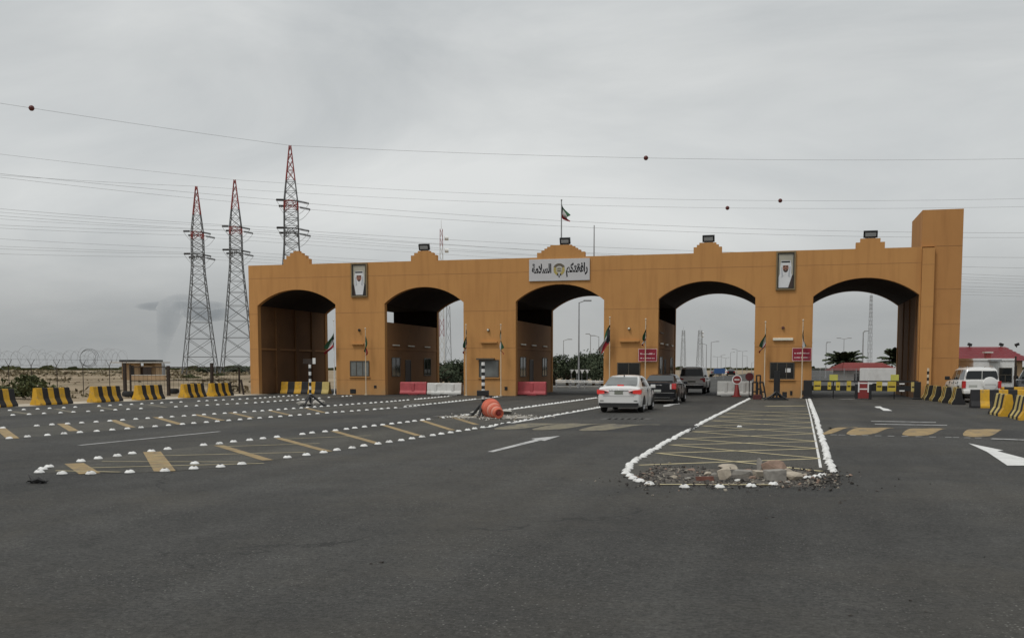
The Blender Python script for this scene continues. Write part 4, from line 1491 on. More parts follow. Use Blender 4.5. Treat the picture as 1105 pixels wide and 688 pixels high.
# drum lying on its side, pointing at the camera
b = G(537.5, 451.5)
d = thing('traffic_drum', 'faded orange traffic drum toppled on its side beside the striped post', 'traffic drum', (b.x, b.y, 0), R(33))
TIP = Matrix.Rotation(R(-90 + 9.5), 3, 'X')
C0 = (0, -.1, .185)
mb = MB()
prof = [(.10, .05), (.14, .04), (.15, 0), (.175, .01), (.185, .10), (.20, .115), (.205, .32), (.24, .335), (.24, .40), (.25, .41), (.265, .64), (.30, .655), (.30, .72), (.315, .73), (.33, .94), (.352, .955), (.352, 1.02), (.31, 1.03)]
mb.lathe(prof, C0, 26, 0, True, TIP)
mb.build('body', 'orange', d)
for (r0, r1, z0, z1) in ((.2045, .2085, .14, .30), (.2565, .2685, .45, .62)):
    mb = MB()
    mb.lathe([(r0, z0), (r1, z1)], C0, 26, 0, True, TIP, caps=False)
    mb.build('band', 'orange_band', d)
mb = MB()
mb.lathe([(.09, .049), (.07, .01), (.04, .005)], C0, 16, 0, True, TIP)
mb.build('handle', 'red_paint', d)

# ================================================================== ROAD STUDS
def stud_mesh(hole=True):
    mb = MB()
    prof = [(.108, 0), (.108, .012), (.098, .018), (.084, .040), (.058, .058), (.026, .066), (.004, .067)]
    mb.lathe(prof, n=12, mi=0, caps=True)
    if hole:
        mb.lathe([(.024, .056), (.030, .069), (.001, .070)], (0.0, -.030, 0), 6, 1)
    return mb
spots = []                             # (x, y, which row)
def row(pl, step, key, y_end=-2.8, jit=.03, off=0.0, skip=0.0):
    rnd = random.Random(key)
    pts = [Vector((p[0], p[1])) for p in pl]
    d = step * .3
    for a, b in zip(pts, pts[1:]):
        Ls = (b - a).length
        while d < Ls:
            p = a + (b - a) * (d / Ls)
            if p.y < y_end and rnd.random() >= skip:
                spots.append((p.x + rnd.uniform(-jit, jit) + off, p.y + rnd.uniform(-jit, jit), key))
            d += step
        d -= Ls
LAB = {
 'Al': 'white domed road stud on the left border of the rubble-strewn island',
 'Ar': 'white domed road stud on the right border of the rubble-strewn island',
 'Af': 'white domed road stud with a dark socket in front of the rubble',
 'Bl': 'white domed road stud on the far border of the island with the toppled drum',
 'Br': 'white domed road stud on the near border of the island with the toppled drum',
 'Cl': 'white domed road stud on the far border of the island of the brown-plated post',
 'Cr': 'white domed road stud on the near border of the island of the brown-plated post',
 'Dl': 'white domed road stud in the row nearest the left verge barriers',
 'Dr': 'white domed road stud in the second row from the left verge barriers',
}
row(ISL['A']['left'], .41, 'Al')
row(ISL['A']['right'][:4] + [(2.3, -45.6)], .41, 'Ar')
for (u, v) in ((688, 519), (701, 523), (738.5, 526), (776.5, 526), (810.5, 525), (834.5, 523), (872, 516), (881, 515), (887, 513.5)):
    p = G(u, v)
    spots.append((p.x, p.y, 'Af'))
row(list(reversed(ISL['B']['left'][:-1])), .60, 'Bl', skip=.03)
for (u, v) in ((42.5, 510), (46, 506.5), (53, 504)):
    p = G(u, v)
    spots.append((p.x, p.y, 'Bl'))
for (u, v) in ((67, 511.5), (98, 511.5), (140, 510), (178, 508.5), (209, 506), (210, 500.5), (238, 504), (261, 501)):
    p = G(u, v)
    spots.append((p.x, p.y, 'Br'))
row([(-8.14, -45.3)] + list(reversed(ISL['B']['right'][:4])), .64, 'Br', skip=.03)
row(ISL['C']['left'], .62, 'Cl', skip=.04)
row(ISL['C']['right'], .62, 'Cr', skip=.06)
row(ISL['D']['left'], .74, 'Dl', skip=.04)
row(ISL['D']['right'], .74, 'Dr', skip=.10)
q = G(583, 459)
extra = G(798, 460.5)
spots.append((extra.x, extra.y, 'Ax'))
LAB['Ax'] = 'single white domed road stud out on the hatched near island'
vis = []
for s_ in spots:
    u, v, w = project((s_[0], s_[1], 0))
    if w > 1 and -12 < u < 1117:
        vis.append((w, s_))
vis.sort(key=lambda t: t[0])
sm, sm2 = stud_mesh(True), stud_mesh(False)
first = second = None
mb = MB()
for i, (w, (x, y, key)) in enumerate(vis):
    if i < 300:
        if first is None and key not in ('Al', 'Ar'):
            first = sm.build('road_stud', ['stud', 'stud_hole'])
            c = first
        elif second is None and key in ('Al', 'Ar'):
            second = sm2.build('road_stud', ['stud'])
            c = second
        else:
            c = (second if key in ('Al', 'Ar') else first).copy()
            COL.objects.link(c)
        c.location = (x, y, .006)
        rr = random.Random(i)
        c.rotation_euler = (0, 0, rr.uniform(-.9, .9))
        k = .82 if key[0] != 'A' else .76
        c.scale = (k, k, k * rr.uniform(.9, 1.05))
        tag(c, LAB[key], 'road stud', {'A': 'studs round the rubble-strewn island', 'B': 'studs round the island with the toppled drum', 'C': 'studs round the island of the brown-plated post', 'D': 'studs of the leftmost island'}[key[0]])
    else:
        mb.add([(px + x, py + y, pz + .006) for px, py, pz in [(q[0] * .82, q[1] * .82, q[2] * .82) for q in sm2.v]], sm2.f, 0, True)
if mb.v:
    tag(mb.build('road_studs', 'stud'), 'far small white road studs running to the piers in rows', 'road studs', kind='stuff')

# ================================================================== RUBBLE ON THE NEAR ISLAND
def at_px(u, v):
    p = G(u, v)
    return p.x, p.y
RK = [
 ('stone', 'round pale stone in front of the rubble heap', 781, 518.0, (.125, .13, .12), 'rock_pale', 1, .2, .2),
 ('brick', 'dark red brick lying left in the rubble', 761, 519.2, (.14, .08, .045), 'brick_red', 2, .1, .6),
 ('stone', 'long grey slab behind the round pale stone', 801, 515.0, (.17, .12, .075), 'rock_grey', 3, -.2, .45),
 ('stone', 'big brown boulder at the back of the rubble', 835, 509.5, (.23, .16, .12), 'rock_brown', 4, .3, .1),
 ('stone', 'thin grey stone standing on edge by the brown boulder', 819.5, 508.0, (.065, .08, .12), 'rock_grey', 5, .4, .4),
 ('stone', 'small pale slab in the middle of the rubble', 820, 514.5, (.12, .09, .06), 'rock_pale', 6, .5, .5),
 ('concrete_block', 'squarish grey-green block at the front of the rubble', 836, 519.0, (.15, .12, .10), 'rock_grey', 7, .35, .6),
 ('stone', 'pale tan stone right of the square block', 856, 518.0, (.16, .13, .085), 'rock_pale', 8, -.2, .25),
 ('stone', 'flat tan stone at the back left of the rubble', 787, 506.5, (.20, .14, .05), 'rock_pale', 9, .2, .3),
 ('stone', 'dark low stone left of the brown boulder', 806, 511.0, (.13, .12, .05), 'rock_brown', 10, .6, .3),
 ('stone', 'small white chip below the grey slab', 797, 519.5, (.07, .05, .025), 'plastic_white', 11, .2, .3),
 ('stone', 'small pale stone at the right end of the rubble', 868, 515.0, (.07, .06, .04), 'rock_pale', 12, .1, .2),
 ('stone', 'small brown stone between slab and square block', 812, 517.5, (.06, .05, .04), 'rock_brown', 13, .1, .2),
 ('stone', 'small tan stone behind the red brick', 764, 513.5, (.08, .06, .045), 'rock_pale', 15, .5, .2),
 ('stone', 'small tan stone at the left end of the rubble', 727, 516.5, (.065, .06, .035), 'rock_pale', 16, .9, .2),
 ('stone', 'small brown stone at the far left back of the rubble', 745, 508.5, (.09, .07, .035), 'rock_brown', 17, .2, .3),
 ('stone', 'pale stone touching the right side of the brown boulder', 850, 511.0, (.09, .08, .055), 'rock_pale', 18, .7, .3),
 ('stone', 'small dark stone in front of the pale tan stone', 850, 522.0, (.05, .045, .03), 'rock_grey', 19, .7, .3),
 ('stone', 'small grey stone left of the round pale stone', 771, 514.0, (.06, .06, .04), 'rock_grey', 20, .3, .2),
 ('stone', 'small grey stone left of the red brick', 742, 517.5, (.06, .05, .03), 'rock_grey', 14, .1, .2),
]
for (nm, lab, u, v, sz, m, sd, rz, sq) in RK:
    x, y = at_px(u, v)
    sz = (sz[0] * 1.1, sz[1] * 1.1, sz[2] * 1.22)
    lump(nm, lab, 'stone' if nm != 'brick' else 'brick', x, y, sz, m, sd, rz, 'stones in the rubble heap', square=sq, rough=.42 if sq < .55 else .22, tilt=.12 * math.sin(sd * 2.3))
mb = MB()
rnd = random.Random(5)
for i in range(3400):
    t = rnd.random()
    u = rnd.uniform(690, 905) if i > 500 else rnd.uniform(668, 920)
    v = 517 + rnd.gauss(0, 5.0) - (4 if u < 760 else 0)
    if u < 700:
        v = rnd.gauss(518, 4)
    if v < 500 or v > 530 + 0.0:
        continue
    x, y = at_px(u, v)
    if i < 160:                        # strays on the road in front
        x, y = x + rnd.gauss(0, .6), y - abs(rnd.gauss(0, .9))
    sz = min(.048, abs(rnd.gauss(.006, .012)) + .005)
    vs, fs = rock_mesh(i, (sz * rnd.uniform(.9, 1.7), sz * rnd.uniform(.9, 1.5), sz * .8), 1, .35)
    mi = 0 if rnd.random() < .72 else (1 if rnd.random() < .6 else 2)
    mb.add([(px + x, py + y, pz + sz * .5) for px, py, pz in vs], fs, mi)
tag(mb.build('gravel', ['gravel_dark', 'gravel_pale', 'rock_brown'], loc=(0, 0, .006)), 'loose dark and pale gravel spread over the tip of the near island', 'gravel', kind='stuff')
mb = MB()                              # low bed of broken asphalt under the gravel
nx, ny = 40, 14
grid = []
for j in range(ny + 1):
    for i in range(nx + 1):
        x, y = -0.85 + 2.95 * i / nx, -47.75 + 2.7 * j / ny
        e = min(1, 4 * (i / nx) * (1 - i / nx)) * min(1, 4 * (j / ny) * (1 - j / ny))
        z = .0045 + (.05 * e * (0.6 + mnoise.noise((x * 3, y * 3, 0))) if e > 0 else 0)
        grid.append((x, y, max(.0045, z) if e > 0 else -.01))
mb.add(grid, [(j * (nx + 1) + i, j * (nx + 1) + i + 1, (j + 1) * (nx + 1) + i + 1, (j + 1) * (nx + 1) + i) for j in range(ny) for i in range(nx)], 0, True)
tag(mb.build('broken_asphalt', mat('broken_asphalt', (0.075, 0.066, 0.055), .95, var=.45, scale=14, bump=1.0, bscale=30, dirt=(.19, .165, .13), dirt_amt=.4, dirt_scale=6)), 'bed of broken asphalt under the rubble on the near island', 'rubble', kind='stuff')

# torn tyre scrap on the road, lower left, and small bits
b = G(40, 521)
s = thing('tyre_scrap', 'torn black tyre scrap on the road at the lower left', 'tyre scrap', (b.x, b.y, 0), .1)
mb = MB()
mb.loft([[(-.16 + .30 * i / 8 + .05 * k, -.05 + .09 * k, .015 + .035 * math.sin(i * .9) * (1 - .4 * k) + .012 * k) for i in range(9)] for k in (0, .5, 1)], 0, True, False, False)
mb.loft([[(-.16 + .30 * i / 8 + .05 * k, -.05 + .09 * k, .003) for i in range(9)] for k in (1, .5, 0)], 0, True, False, False)
mb.path([(-.05, 0, .03), (-.12, .02, .09), (-.16, .03, .13)], [.03, .02, .006], 6)
mb.path([(-.1, 0, .02), (.05, -.02, .06), (.17, -.01, .02)], [.03, .045, .015], 6)
mb.build('tread', 'trim', s)
mb = MB()
rnd = random.Random(11)
for (u, v) in ((722, 547), (834, 558), (827, 559), (1062, 601), (917, 664), (981, 648), (1000, 660), (465, 663), (400, 608), (412, 607), (640, 524), (667, 531), (720, 536), (486, 507), (912, 540)):
    x, y = at_px(u, v)
    sz = rnd.uniform(.008, .02)
    vs, fs = rock_mesh(u, (sz * 1.8, sz, sz * .6), 1, .3)
    mb.add([(px + x, py + y, pz + sz * .4) for px, py, pz in vs], fs, 0)
tag(mb.build('road_debris', 'gravel_dark'), 'small dark scraps scattered over the foreground asphalt', 'debris', kind='stuff')

# ================================================================== VEHICLES
def body_ring(y, w, zb, zs, zt, tuck=.06, crown=.02):
    # half outline from sill to centre top, mirrored; zs = widest height
    h = [(w - tuck - .04, zb), (w - tuck * .5, zb + .05), (w - .012, zb + (zs - zb) * .5), (w, zs), (w - .012, zs + (zt - zs) * .45), (w - .045, zt - .05), (w - .10, zt - .012), (w * .55, zt + crown * .6), (0, zt + crown)]
    pts = h + [(-x, z) for x, z in reversed(h[:-1])]
    return [(x, y, z) for x, z in pts]
def cabin_ring(y, wb, zb, wr, zr):
    h = [(wb, zb), (wb + (wr - wb) * .5, zb + (zr - zb) * .5), (wr + .012, zr - .07), (wr - .05, zr - .015), (wr * .5, zr + .012), (0, zr + .018)]
    pts = h + [(-x, z) for x, z in reversed(h[:-1])]
    return [(x, y, z) for x, z in pts]
def wheel(parent, x, y, r, w, hub='rim'):
    side = 1 if x > 0 else -1
    mx = Matrix.Rotation(R(90) * side, 3, 'Y')
    mb = MB()
    mb.lathe([(r * .62, -w / 2), (r * .93, -w / 2), (r, -w / 2 + .03), (r, w / 2 - .03), (r * .93, w / 2), (r * .62, w / 2 - .005), (r * .60, w / 2 - .04), (.01, w / 2 - .06)], n=24, mx=mx)
    o = mb.build('wheel', 'tyre', parent, loc=(x, y, r))
    mb = MB()
    mb.lathe([(r * .64, w / 2 - .012), (r * .60, w / 2 + .004), (r * .55, w / 2 - .02)], n=24, mx=mx, caps=False)
    for k in range(5):
        a = R(72 * k)
        d = Vector((math.cos(a), math.sin(a), 0))
        e_ = Vector((-math.sin(a), math.cos(a), 0))
        ps = [d * .03 + e_ * .04, d * r * .58 + e_ * .035, d * r * .58 - e_ * .035, d * .03 - e_ * .04]
        vs = [mx @ (p + Vector((0, 0, z))) for z in (w / 2 - .045, w / 2 - .012) for p in ps]
        mb.add(vs, [(3, 2, 1, 0), (4, 5, 6, 7), (0, 1, 5, 4), (1, 2, 6, 5), (2, 3, 7, 6), (3, 0, 4, 7)])
    mb.lathe([(.06, w / 2 - .05), (.06, w / 2 - .005), (.005, w / 2)], n=12, mx=mx)
    mb.build('rim', hub, o)
def plate_y(mb, poly, y, out, mi=0, th=.01):
    mb.prism_y(poly, y - out, y - out + th, mi)

def side_panel(mb, pts, sx, out=.006, mi=0):
    vs = [(sx * (x + out), y, z) for (x, y, z) in pts]
    mb.add(vs, [tuple(range(len(vs))) if sx < 0 else tuple(range(len(vs) - 1, -1, -1))], mi)

def make_sedan(name, label, cat, loc, rz, col, style, detail=True, group=None):
    c = thing(name, label, cat, loc, rz, group)
    if style == 'soft':
        w, Lr, Lf, wb = .885, -2.32, 2.30, 1.35
        st = [(-2.34, .70, .34, .50, .86), (-2.325, .80, .30, .52, .97), (-2.25, .85, .25, .55, 1.015), (-2.05, .872, .21, .58, 1.04), (-1.6, .882, .19, .6, 1.045), (-.8, .885, .18, .6, 1.0), (.3, .885, .18, .6, .965), (1.1, .88, .18, .6, .95), (1.7, .865, .19, .58, .86), (2.1, .80, .21, .52, .74), (2.26, .70, .25, .48, .66), (2.3, .62, .30, .46, .60)]
        cb = [(-1.92, .74, 1.02, .70, 1.045), (-1.55, .765, 1.02, .66, 1.215), (-1.1, .785, 1.01, .625, 1.405), (-.75, .79, 1.0, .61, 1.465), (-.2, .795, .98, .605, 1.49), (.3, .795, .97, .61, 1.465), (.62, .79, .955, .635, 1.40), (1.05, .77, .95, .69, 1.18), (1.42, .74, .945, .72, .97)]
        rear = [(-.665, -1.86, 1.075), (.665, -1.86, 1.075), (.565, -1.13, 1.40), (-.565, -1.13, 1.40)]
        R_, zt = .315, 1.49
    else:
        w, Lr, Lf, wb = .94, -2.5, 2.5, 1.52
        st = [(-2.5, .84, .34, .56, .98), (-2.485, .88, .28, .58, 1.05), (-2.4, .915, .24, .6, 1.075), (-2.0, .935, .21, .62, 1.085), (-1.5, .94, .2, .62, 1.08), (-.6, .94, .2, .62, 1.06), (.5, .94, .2, .62, 1.04), (1.2, .935, .2, .6, 1.02), (1.9, .92, .21, .58, .98), (2.3, .88, .23, .55, .92), (2.46, .82, .26, .52, .84), (2.5, .78, .32, .5, .78)]
        cb = [(-1.75, .78, 1.06, .74, 1.085), (-1.35, .80, 1.06, .69, 1.26), (-1.0, .81, 1.06, .665, 1.40), (-.6, .82, 1.05, .655, 1.445), (0, .82, 1.05, .655, 1.46), (.4, .82, 1.04, .66, 1.44), (.75, .81, 1.03, .68, 1.36), (1.15, .79, 1.02, .73, 1.17), (1.42, .77, 1.01, .76, 1.03)]
        rear = [(-.69, -1.69, 1.115), (.69, -1.69, 1.115), (.60, -1.04, 1.385), (-.60, -1.04, 1.385)]
        R_, zt = .36, 1.46
    mb = MB()
    mb.loft([body_ring(*s) for s in st], 0, True)
    mb.loft([cabin_ring(*s) for s in cb], 0, True)
    mb.build('body', col, c, sharp=38)
    ya, yb = -wb, wb
    for x in (-w + .12, w - .12):
        for y in (ya, yb):
            wheel(c, x, y, R_, .21)
    for sx in (-1, 1):                 # black wheel arches
        for y in (ya, yb):
            n = 14
            mb = MB()
            pts = [(y + (R_ + .055) * math.cos(math.pi * i / n), R_ + (R_ + .055) * math.sin(math.pi * i / n)) for i in range(n + 1)]
            pts = [(p, z) for p, z in pts]
            side = [(sx * (w + .004), p, max(.17, z)) for p, z in pts] + [(sx * (w + .004), y - R_ - .055, .17), (sx * (w + .004), y + R_ + .055, .17)][:0]
            mb.add(side, [tuple(range(len(side)))], 0)
            mb.build('wheel_arch', 'trim', c)
    mb = MB()
    nrm = Vector((0, -(rear[2][2] - rear[0][2]), -(rear[0][1] - rear[2][1])))
    nrm = Vector((0, -abs(rear[2][2] - rear[0][2]), abs(rear[2][1] - rear[0][1]))).normalized()
    mb.add([tuple(Vector(p) + nrm * .028) for p in rear], [(0, 1, 2, 3)], 0)
    mb.build('rear_window', 'car_glass' if style != 'soft' else 'blind_glass', c)
    for sx in (-1, 1):
        mb = MB()
        def sp(y, f):                  # point on the cabin side at y, fraction f between belt and roof
            for s0, s1 in zip(cb, cb[1:]):
                if s0[0] <= y <= s1[0]:
                    t = (y - s0[0]) / (s1[0] - s0[0])
                    v = [s0[k] + t * (s1[k] - s0[k]) for k in range(5)]
                    return (v[1] + (v[3] + .012 - v[1]) * f, y, v[2] + (v[4] - .07 - v[2]) * f)
        f0, f1 = .12, .94
        for (y0, y1, t0, t1) in ((-1.22, -.32, -.88, -.32), (-.24, .72, -.24, .30)):
            n = 6
            lo = [sp(y0 + (y1 - y0) * i / n, f0) for i in range(n + 1)]
            hi = [sp(t0 + (t1 - t0) * i / n, f1) for i in range(n + 1)]
            for i in range(n):
                side_panel(mb, [lo[i], lo[i + 1], hi[i + 1], hi[i]] if sx < 0 else [lo[i], lo[i + 1], hi[i + 1], hi[i]], sx, .008)
        mb.build('side_window', 'car_glass', c)
    mb = MB()
    n2 = Vector((0, .5, .6)).normalized()
    yw0, yw1 = cb[-1][0] - .05, cb[-3][0] + .02
    mb.add([tuple(Vector(p) + n2 * .03) for p in ((.66, yw0, cb[-1][4] + .02), (-.66, yw0, cb[-1][4] + .02), (-.58, yw1, cb[-3][4] - .03), (.58, yw1, cb[-3][4] - .03))], [(0, 1, 2, 3)])
    mb.build('windscreen', 'car_glass', c)
    if not detail:
        for sx in (-1, 1):
            mb = MB()
            mb.box(sx * w * .75 - .14, sx * w * .75 + .14, Lr - .03, Lr + .15, .72, .9)
            mb.build('tail_light', 'tail', c)
        return c
    # tail lights
    for sx in (-1, 1):
        if style == 'soft':
            mb = MB()
            poly = [(.40, .835), (.62, .905), (.885, .93), (.895, .80), (.86, .745), (.62, .765)]
            a = [(sx * x, -2.405 + (x - .4) ** 2 * .45, z) for x, z in poly]
            b2 = [(sx * (x + (.0 if x < .8 else .002)), -2.05, z) for x, z in poly]
            n = len(a)
            mb.add(a + b2, [tuple(range(n)) if sx > 0 else tuple(range(n - 1, -1, -1))] + [(k, (k + 1) % n, (k + 1) % n + n, k + n) for k in range(n)], 0)
            t = mb.build('tail_light', 'tail_lit', c, fix=True)
            mb = MB()
            q = [(.42, .835), (.58, .875), (.56, .79)]
            mb.add([(sx * x, -2.412 + (x - .4) ** 2 * .45, z) for x, z in q], [(0, 1, 2) if sx > 0 else (2, 1, 0)], 0)
            mb.build('lens', 'trim', t)
        else:
            mb = MB()
            a0, a1 = sorted((sx * .70, sx * .925))
            mb.box(a0, a1, -2.515, -2.38, .74, 1.02)
            t = mb.build('tail_light', 'tail', c, bevel=.02)
            mb = MB()
            a0, a1 = sorted((sx * .62, sx * .697))
            mb.box(a0, a1, -2.512, -2.42, .74, .99)
            mb.build('lens', 'tail_clear', t)
    mb = MB()
    if style == 'soft':
        mb.box(-.17, .17, -2.352, -2.30, .745, .875)
        mb.build('number_plate', 'plate_dark', c)
        mb = MB()
        mb.box(-.40, .40, -2.362, -2.30, .885, .915)
        mb.build('trunk_trim', 'chrome', c, bevel=.008)
        mb = MB()
        mb.loft([[(x, -2.335 - .02 * (1 - abs(x) / .9), z) for x in (-.80, -.6, 0, .6, .80)] for z in (.27, .40)], 0, False, False, False)
        mb.box(-.72, .72, -2.365, -2.30, .26, .40)
        mb.build('bumper_insert', 'trim', c)
        for sx in (-1, 1):
            mb = MB()
            mb.box(sx * .68 - .07, sx * .68 + .07, -2.355, -2.28, .475, .50)
            mb.build('reflector', 'trim', c)
        mb = MB()
        mb.box(-.13, .13, -1.905, -1.85, 1.075, 1.12)
        mb.build('brake_light', 'tail_lit', c)
        mb = MB()                      # shut lines of the boot
        for (x0, x1, z0, z1) in ((-.62, .62, .66, .668),):
            mb.box(x0, x1, -2.345, -2.3, z0, z1)
        mb.build('boot_gap', 'trim', c)
        mb = MB()
        mb.path([(0, -1.0, 1.44), (0, -1.08, 1.56)], [.03, .012], 6)
        mb.build('antenna', 'trim', c)
    else:
        mb.box(-.18, .18, -2.513, -2.45, .60, .72)
        mb.build('number_plate', 'plate', c)
        mb = MB()
        mb.box(-.22, .22, -2.515, -2.45, .93, .955)
        mb.build('badge_strip', 'chrome', c)
        mb = MB()
        mb.box(-.84, .84, -2.522, -2.44, .545, .57)
        mb.build('bumper_trim', 'chrome', c)
        mb = MB()
        mb.box(-.62, .62, -2.506, -2.44, .30, .335)
        mb.build('exhaust_trim', 'chrome', c)
    for sx in (-1, 1):
        mb = MB()
        mb.obox((sx * (w + .09), cb[-3][0] - .08, 1.02), (.20, .12, .14))
        mb.obox((sx * (w - .03), cb[-3][0] - .04, .99), (.12, .05, .04))
        mb.build('mirror', col, c, bevel=.03)
        for y in (-.95, .10):          # door handles and shut lines on the flank
            mb = MB()
            mb.box(*sorted((sx * (w + .002), sx * (w + .022))), y, y + .18, .84, .865)
            mb.build('door_handle', col if style == 'soft' else 'chrome', c)
        for y in (-.30, .80):
            mb = MB()
            mb.box(*sorted((sx * (w - .03), sx * (w + .0045))), y, y + .012, .24, .93)
            mb.build('door_gap', 'trim', c)
        mb = MB()
        mb.box(*sorted((sx * .50, sx * .78)), Lf - .14, Lf - .02, .58, .70)
        mb.build('headlight', 'head', c)
    return c

make_sedan('car', 'white sedan with lit red tail lights queuing for the fourth arch', 'car', (-4.76, -20.75, 0), R(-1), 'car_white', 'soft')
make_sedan('car', 'black sedan waiting between the white sedan and the silver wagon', 'car', (FP(708.5, 430, -12.6).x + .1, -10.1, 0), R(-1.5), 'car_black', 'box')

def make_wagon(name, label, loc, rz, col, style):
    c = thing(name, label, 'car', loc, rz)
    w, R_ = .92, .40
    L0, L1 = -2.45, 2.4
    st = [(-2.45, .86, .50, .74, 1.12), (-2.43, .90, .46, .76, 1.16), (-2.2, .92, .42, .78, 1.17), (-1.0, .925, .38, .8, 1.16), (.6, .925, .38, .8, 1.14), (1.2, .92, .38, .8, 1.13), (1.8, .91, .40, .78, 1.10), (2.25, .88, .44, .74, 1.03), (2.38, .82, .48, .70, .95), (2.4, .78, .52, .68, .9)]
    hz = 1.80 if style == 'spare' else 1.88
    cb = [(-2.40, .83, 1.12, .72, hz - .18), (-2.33, .835, 1.12, .70, hz - .04), (-2.1, .84, 1.12, .70, hz), (-1.0, .845, 1.12, .70, hz + .01), (0, .845, 1.12, .70, hz - .01), (.45, .84, 1.11, .70, hz - .07), (.85, .83, 1.11, .72, hz - .36), (1.22, .80, 1.10, .74, 1.13)]
    mb = MB()
    mb.loft([body_ring(*s) for s in st], 0, True)
    mb.loft([cabin_ring(*s) for s in cb], 0, True)
    mb.build('body', col, c, sharp=38)
    for x in (-w + .14, w - .14):
        for y in (-1.45, 1.42):
            wheel(c, x, y, R_, .27)
    for sx in (-1, 1):
        for y in (-1.45, 1.42):
            n = 14
            mb = MB()
            side = [(sx * (w + .008), y + (R_ + .08) * math.cos(math.pi * i / n), R_ + (R_ + .08) * math.sin(math.pi * i / n)) for i in range(n + 1)]
            mb.add(side, [tuple(range(len(side)))], 0)
            mb.build('wheel_arch', 'trim', c)
    def sp(y, f, sx):
        for s0, s1 in zip(cb, cb[1:]):
            if s0[0] <= y <= s1[0]:
                t = (y - s0[0]) / (s1[0] - s0[0])
                v = [s0[k] + t * (s1[k] - s0[k]) for k in range(5)]
                return (v[1] + (v[3] + .012 - v[1]) * f, y, v[2] + (v[4] - .07 - v[2]) * f)
    for sx in (-1, 1):
        mb = MB()
        for (y0, y1, t0, t1) in ((-2.2, -1.25, -2.15, -1.25), (-1.15, -.25, -1.15, -.25), (-.17, .86, -.17, .42)):
            n = 4
            lo = [sp(y0 + (y1 - y0) * i / n, .10, sx) for i in range(n + 1)]
            hi = [sp(t0 + (t1 - t0) * i / n, .93, sx) for i in range(n + 1)]
            for i in range(n):
                side_panel(mb, [lo[i], lo[i + 1], hi[i + 1], hi[i]], sx, .008)
        mb.build('side_window', 'car_glass', c)
    mb = MB()
    mb.add([(.66, 1.26, 1.17), (-.66, 1.26, 1.17), (-.62, .56, hz - .12), (.62, .56, hz - .12)], [(0, 1, 2, 3)])
    mb.build('windscreen', 'car_glass', c)
    mb = MB()
    zr = hz - .16
    mb.loft([[(x, -2.418 + (z - 1.2) * .02, z) for x in (-k, -k * .5, 0, k * .5, k)] for z, k in ((1.215, .755), (1.32, .76), (zr - .06, .70), (zr, .66))], 0, False, False, False)
    mb.build('rear_window', 'car_glass', c)
    mb = MB()
    if style == 'spare':
        mb.box(-.88, .88, -2.60, -2.36, .46, .66)
    else:
        mb.box(-.86, .86, -2.62, -2.36, .55, .70)
    mb.build('bumper', col if style == 'spare' else 'chrome', c, bevel=.04)
    mb = MB()
    mb.box(-.80, .80, -2.52, -2.30, .34, .455 if style == 'spare' else .545)
    mb.build('bumper_insert', 'trim', c)
    for sx in (-1, 1):
        mb = MB()
        if style == 'spare':
            mb.box(*sorted((sx * .765, sx * .925)), -2.475, -2.25, .76, 1.12)
        else:
            mb.prism_y([(sx * x, z) for x, z in ((.56, 1.04), (.92, 1.13), (.925, .82), (.80, .82), (.72, .96), (.56, .97))], -2.475, -2.28)
        mb.build('tail_light', 'tail', c, fix=True)
        mb = MB()
        mb.obox((sx * (w + .13), .72, 1.24), (.24, .14, .20))
        mb.obox((sx * w, .76, 1.18), (.14, .05, .05))
        mb.build('mirror', 'trim', c, bevel=.03)
        for y in (-1.20, -.21, .88):
            mb = MB()
            mb.box(*sorted((sx * (w - .03), sx * (w + .0045))), y, y + .013, .46, 1.08)
            mb.build('door_gap', 'trim', c)
        for y in (-.98, .02):
            mb = MB()
            mb.box(*sorted((sx * (w + .002), sx * (w + .025))), y, y + .2, .98, 1.01)
            mb.build('door_handle', 'trim', c)
    if style == 'spare':
        t = thing('spare_wheel', '', '', (.36, -2.50, .98))
        del t['label'], t['category']
        t.parent = c
        mx = Matrix.Rotation(R(90), 3, 'X')
        mb = MB()
        mb.lathe([(.32, -.06), (.355, -.03), (.355, .12), (.33, .16), (.20, .185), (.01, .19)], n=28, mx=mx)
        mb.build('cover', col, t)
        mb = MB()
        mb.box(-.25, .25, -.2, -.17, -.03, -.01)
        mb.build('strip', 'plate', t)
        mb = MB()
        mb.box(-.62, -.22, -2.462, -2.42, .80, .92)
        mb.build('number_plate', 'plate', c)
        mb = MB()
        mb.box(-.012, .012, -2.44, -2.38, .66, zr + .03)
        mb.build('door_split', col, c)
        mb = MB()
        for sx in (-1, 1):
            mb.path([(sx * .62, -2.0, hz + .01), (sx * .62, -1.9, hz + .06), (sx * .62, -.2, hz + .06), (sx * .62, -.1, hz + .01)], .02, 6)
        mb.build('roof_rail', 'chrome', c)
    else:
        mb = MB()
        mb.box(-.52, .52, -2.468, -2.42, .72, .97)
        q = mb.build('tailgate_recess', col, c, bevel=.02)
        mb = MB()
        mb.box(-.26, .26, -2.476, -2.46, .78, .90)
        mb.build('number_plate', 'plate_dark', q)
        mb = MB()
        mb.box(-.50, .50, -2.40, -2.30, hz - .13, hz - .06)
        mb.build('spoiler', col, c, bevel=.02)
    for sx in (-1, 1):
        mb = MB()
        mb.box(*sorted((sx * .52, sx * .80)), 2.30, 2.412, .74, .92)
        mb.build('headlight', 'head', c)
    return c
make_wagon('car', 'silver wagon with dark rear window passing under the fourth arch', (FP(747, 425, 8.0).x, 10.4, 0), R(-1), 'car_silver', 'plain')
make_wagon('car', 'white four-wheel drive with a white spare wheel cover, parked by the tower', (11.28, -4.6, 0), R(2.5), 'car_white', 'spare')
b = AT(1110, 430, 59)
make_wagon('car', 'dark vehicle cut off by the right edge of the picture', (b.x + .55, b.y, 0), R(10), 'car_grey', 'plain')
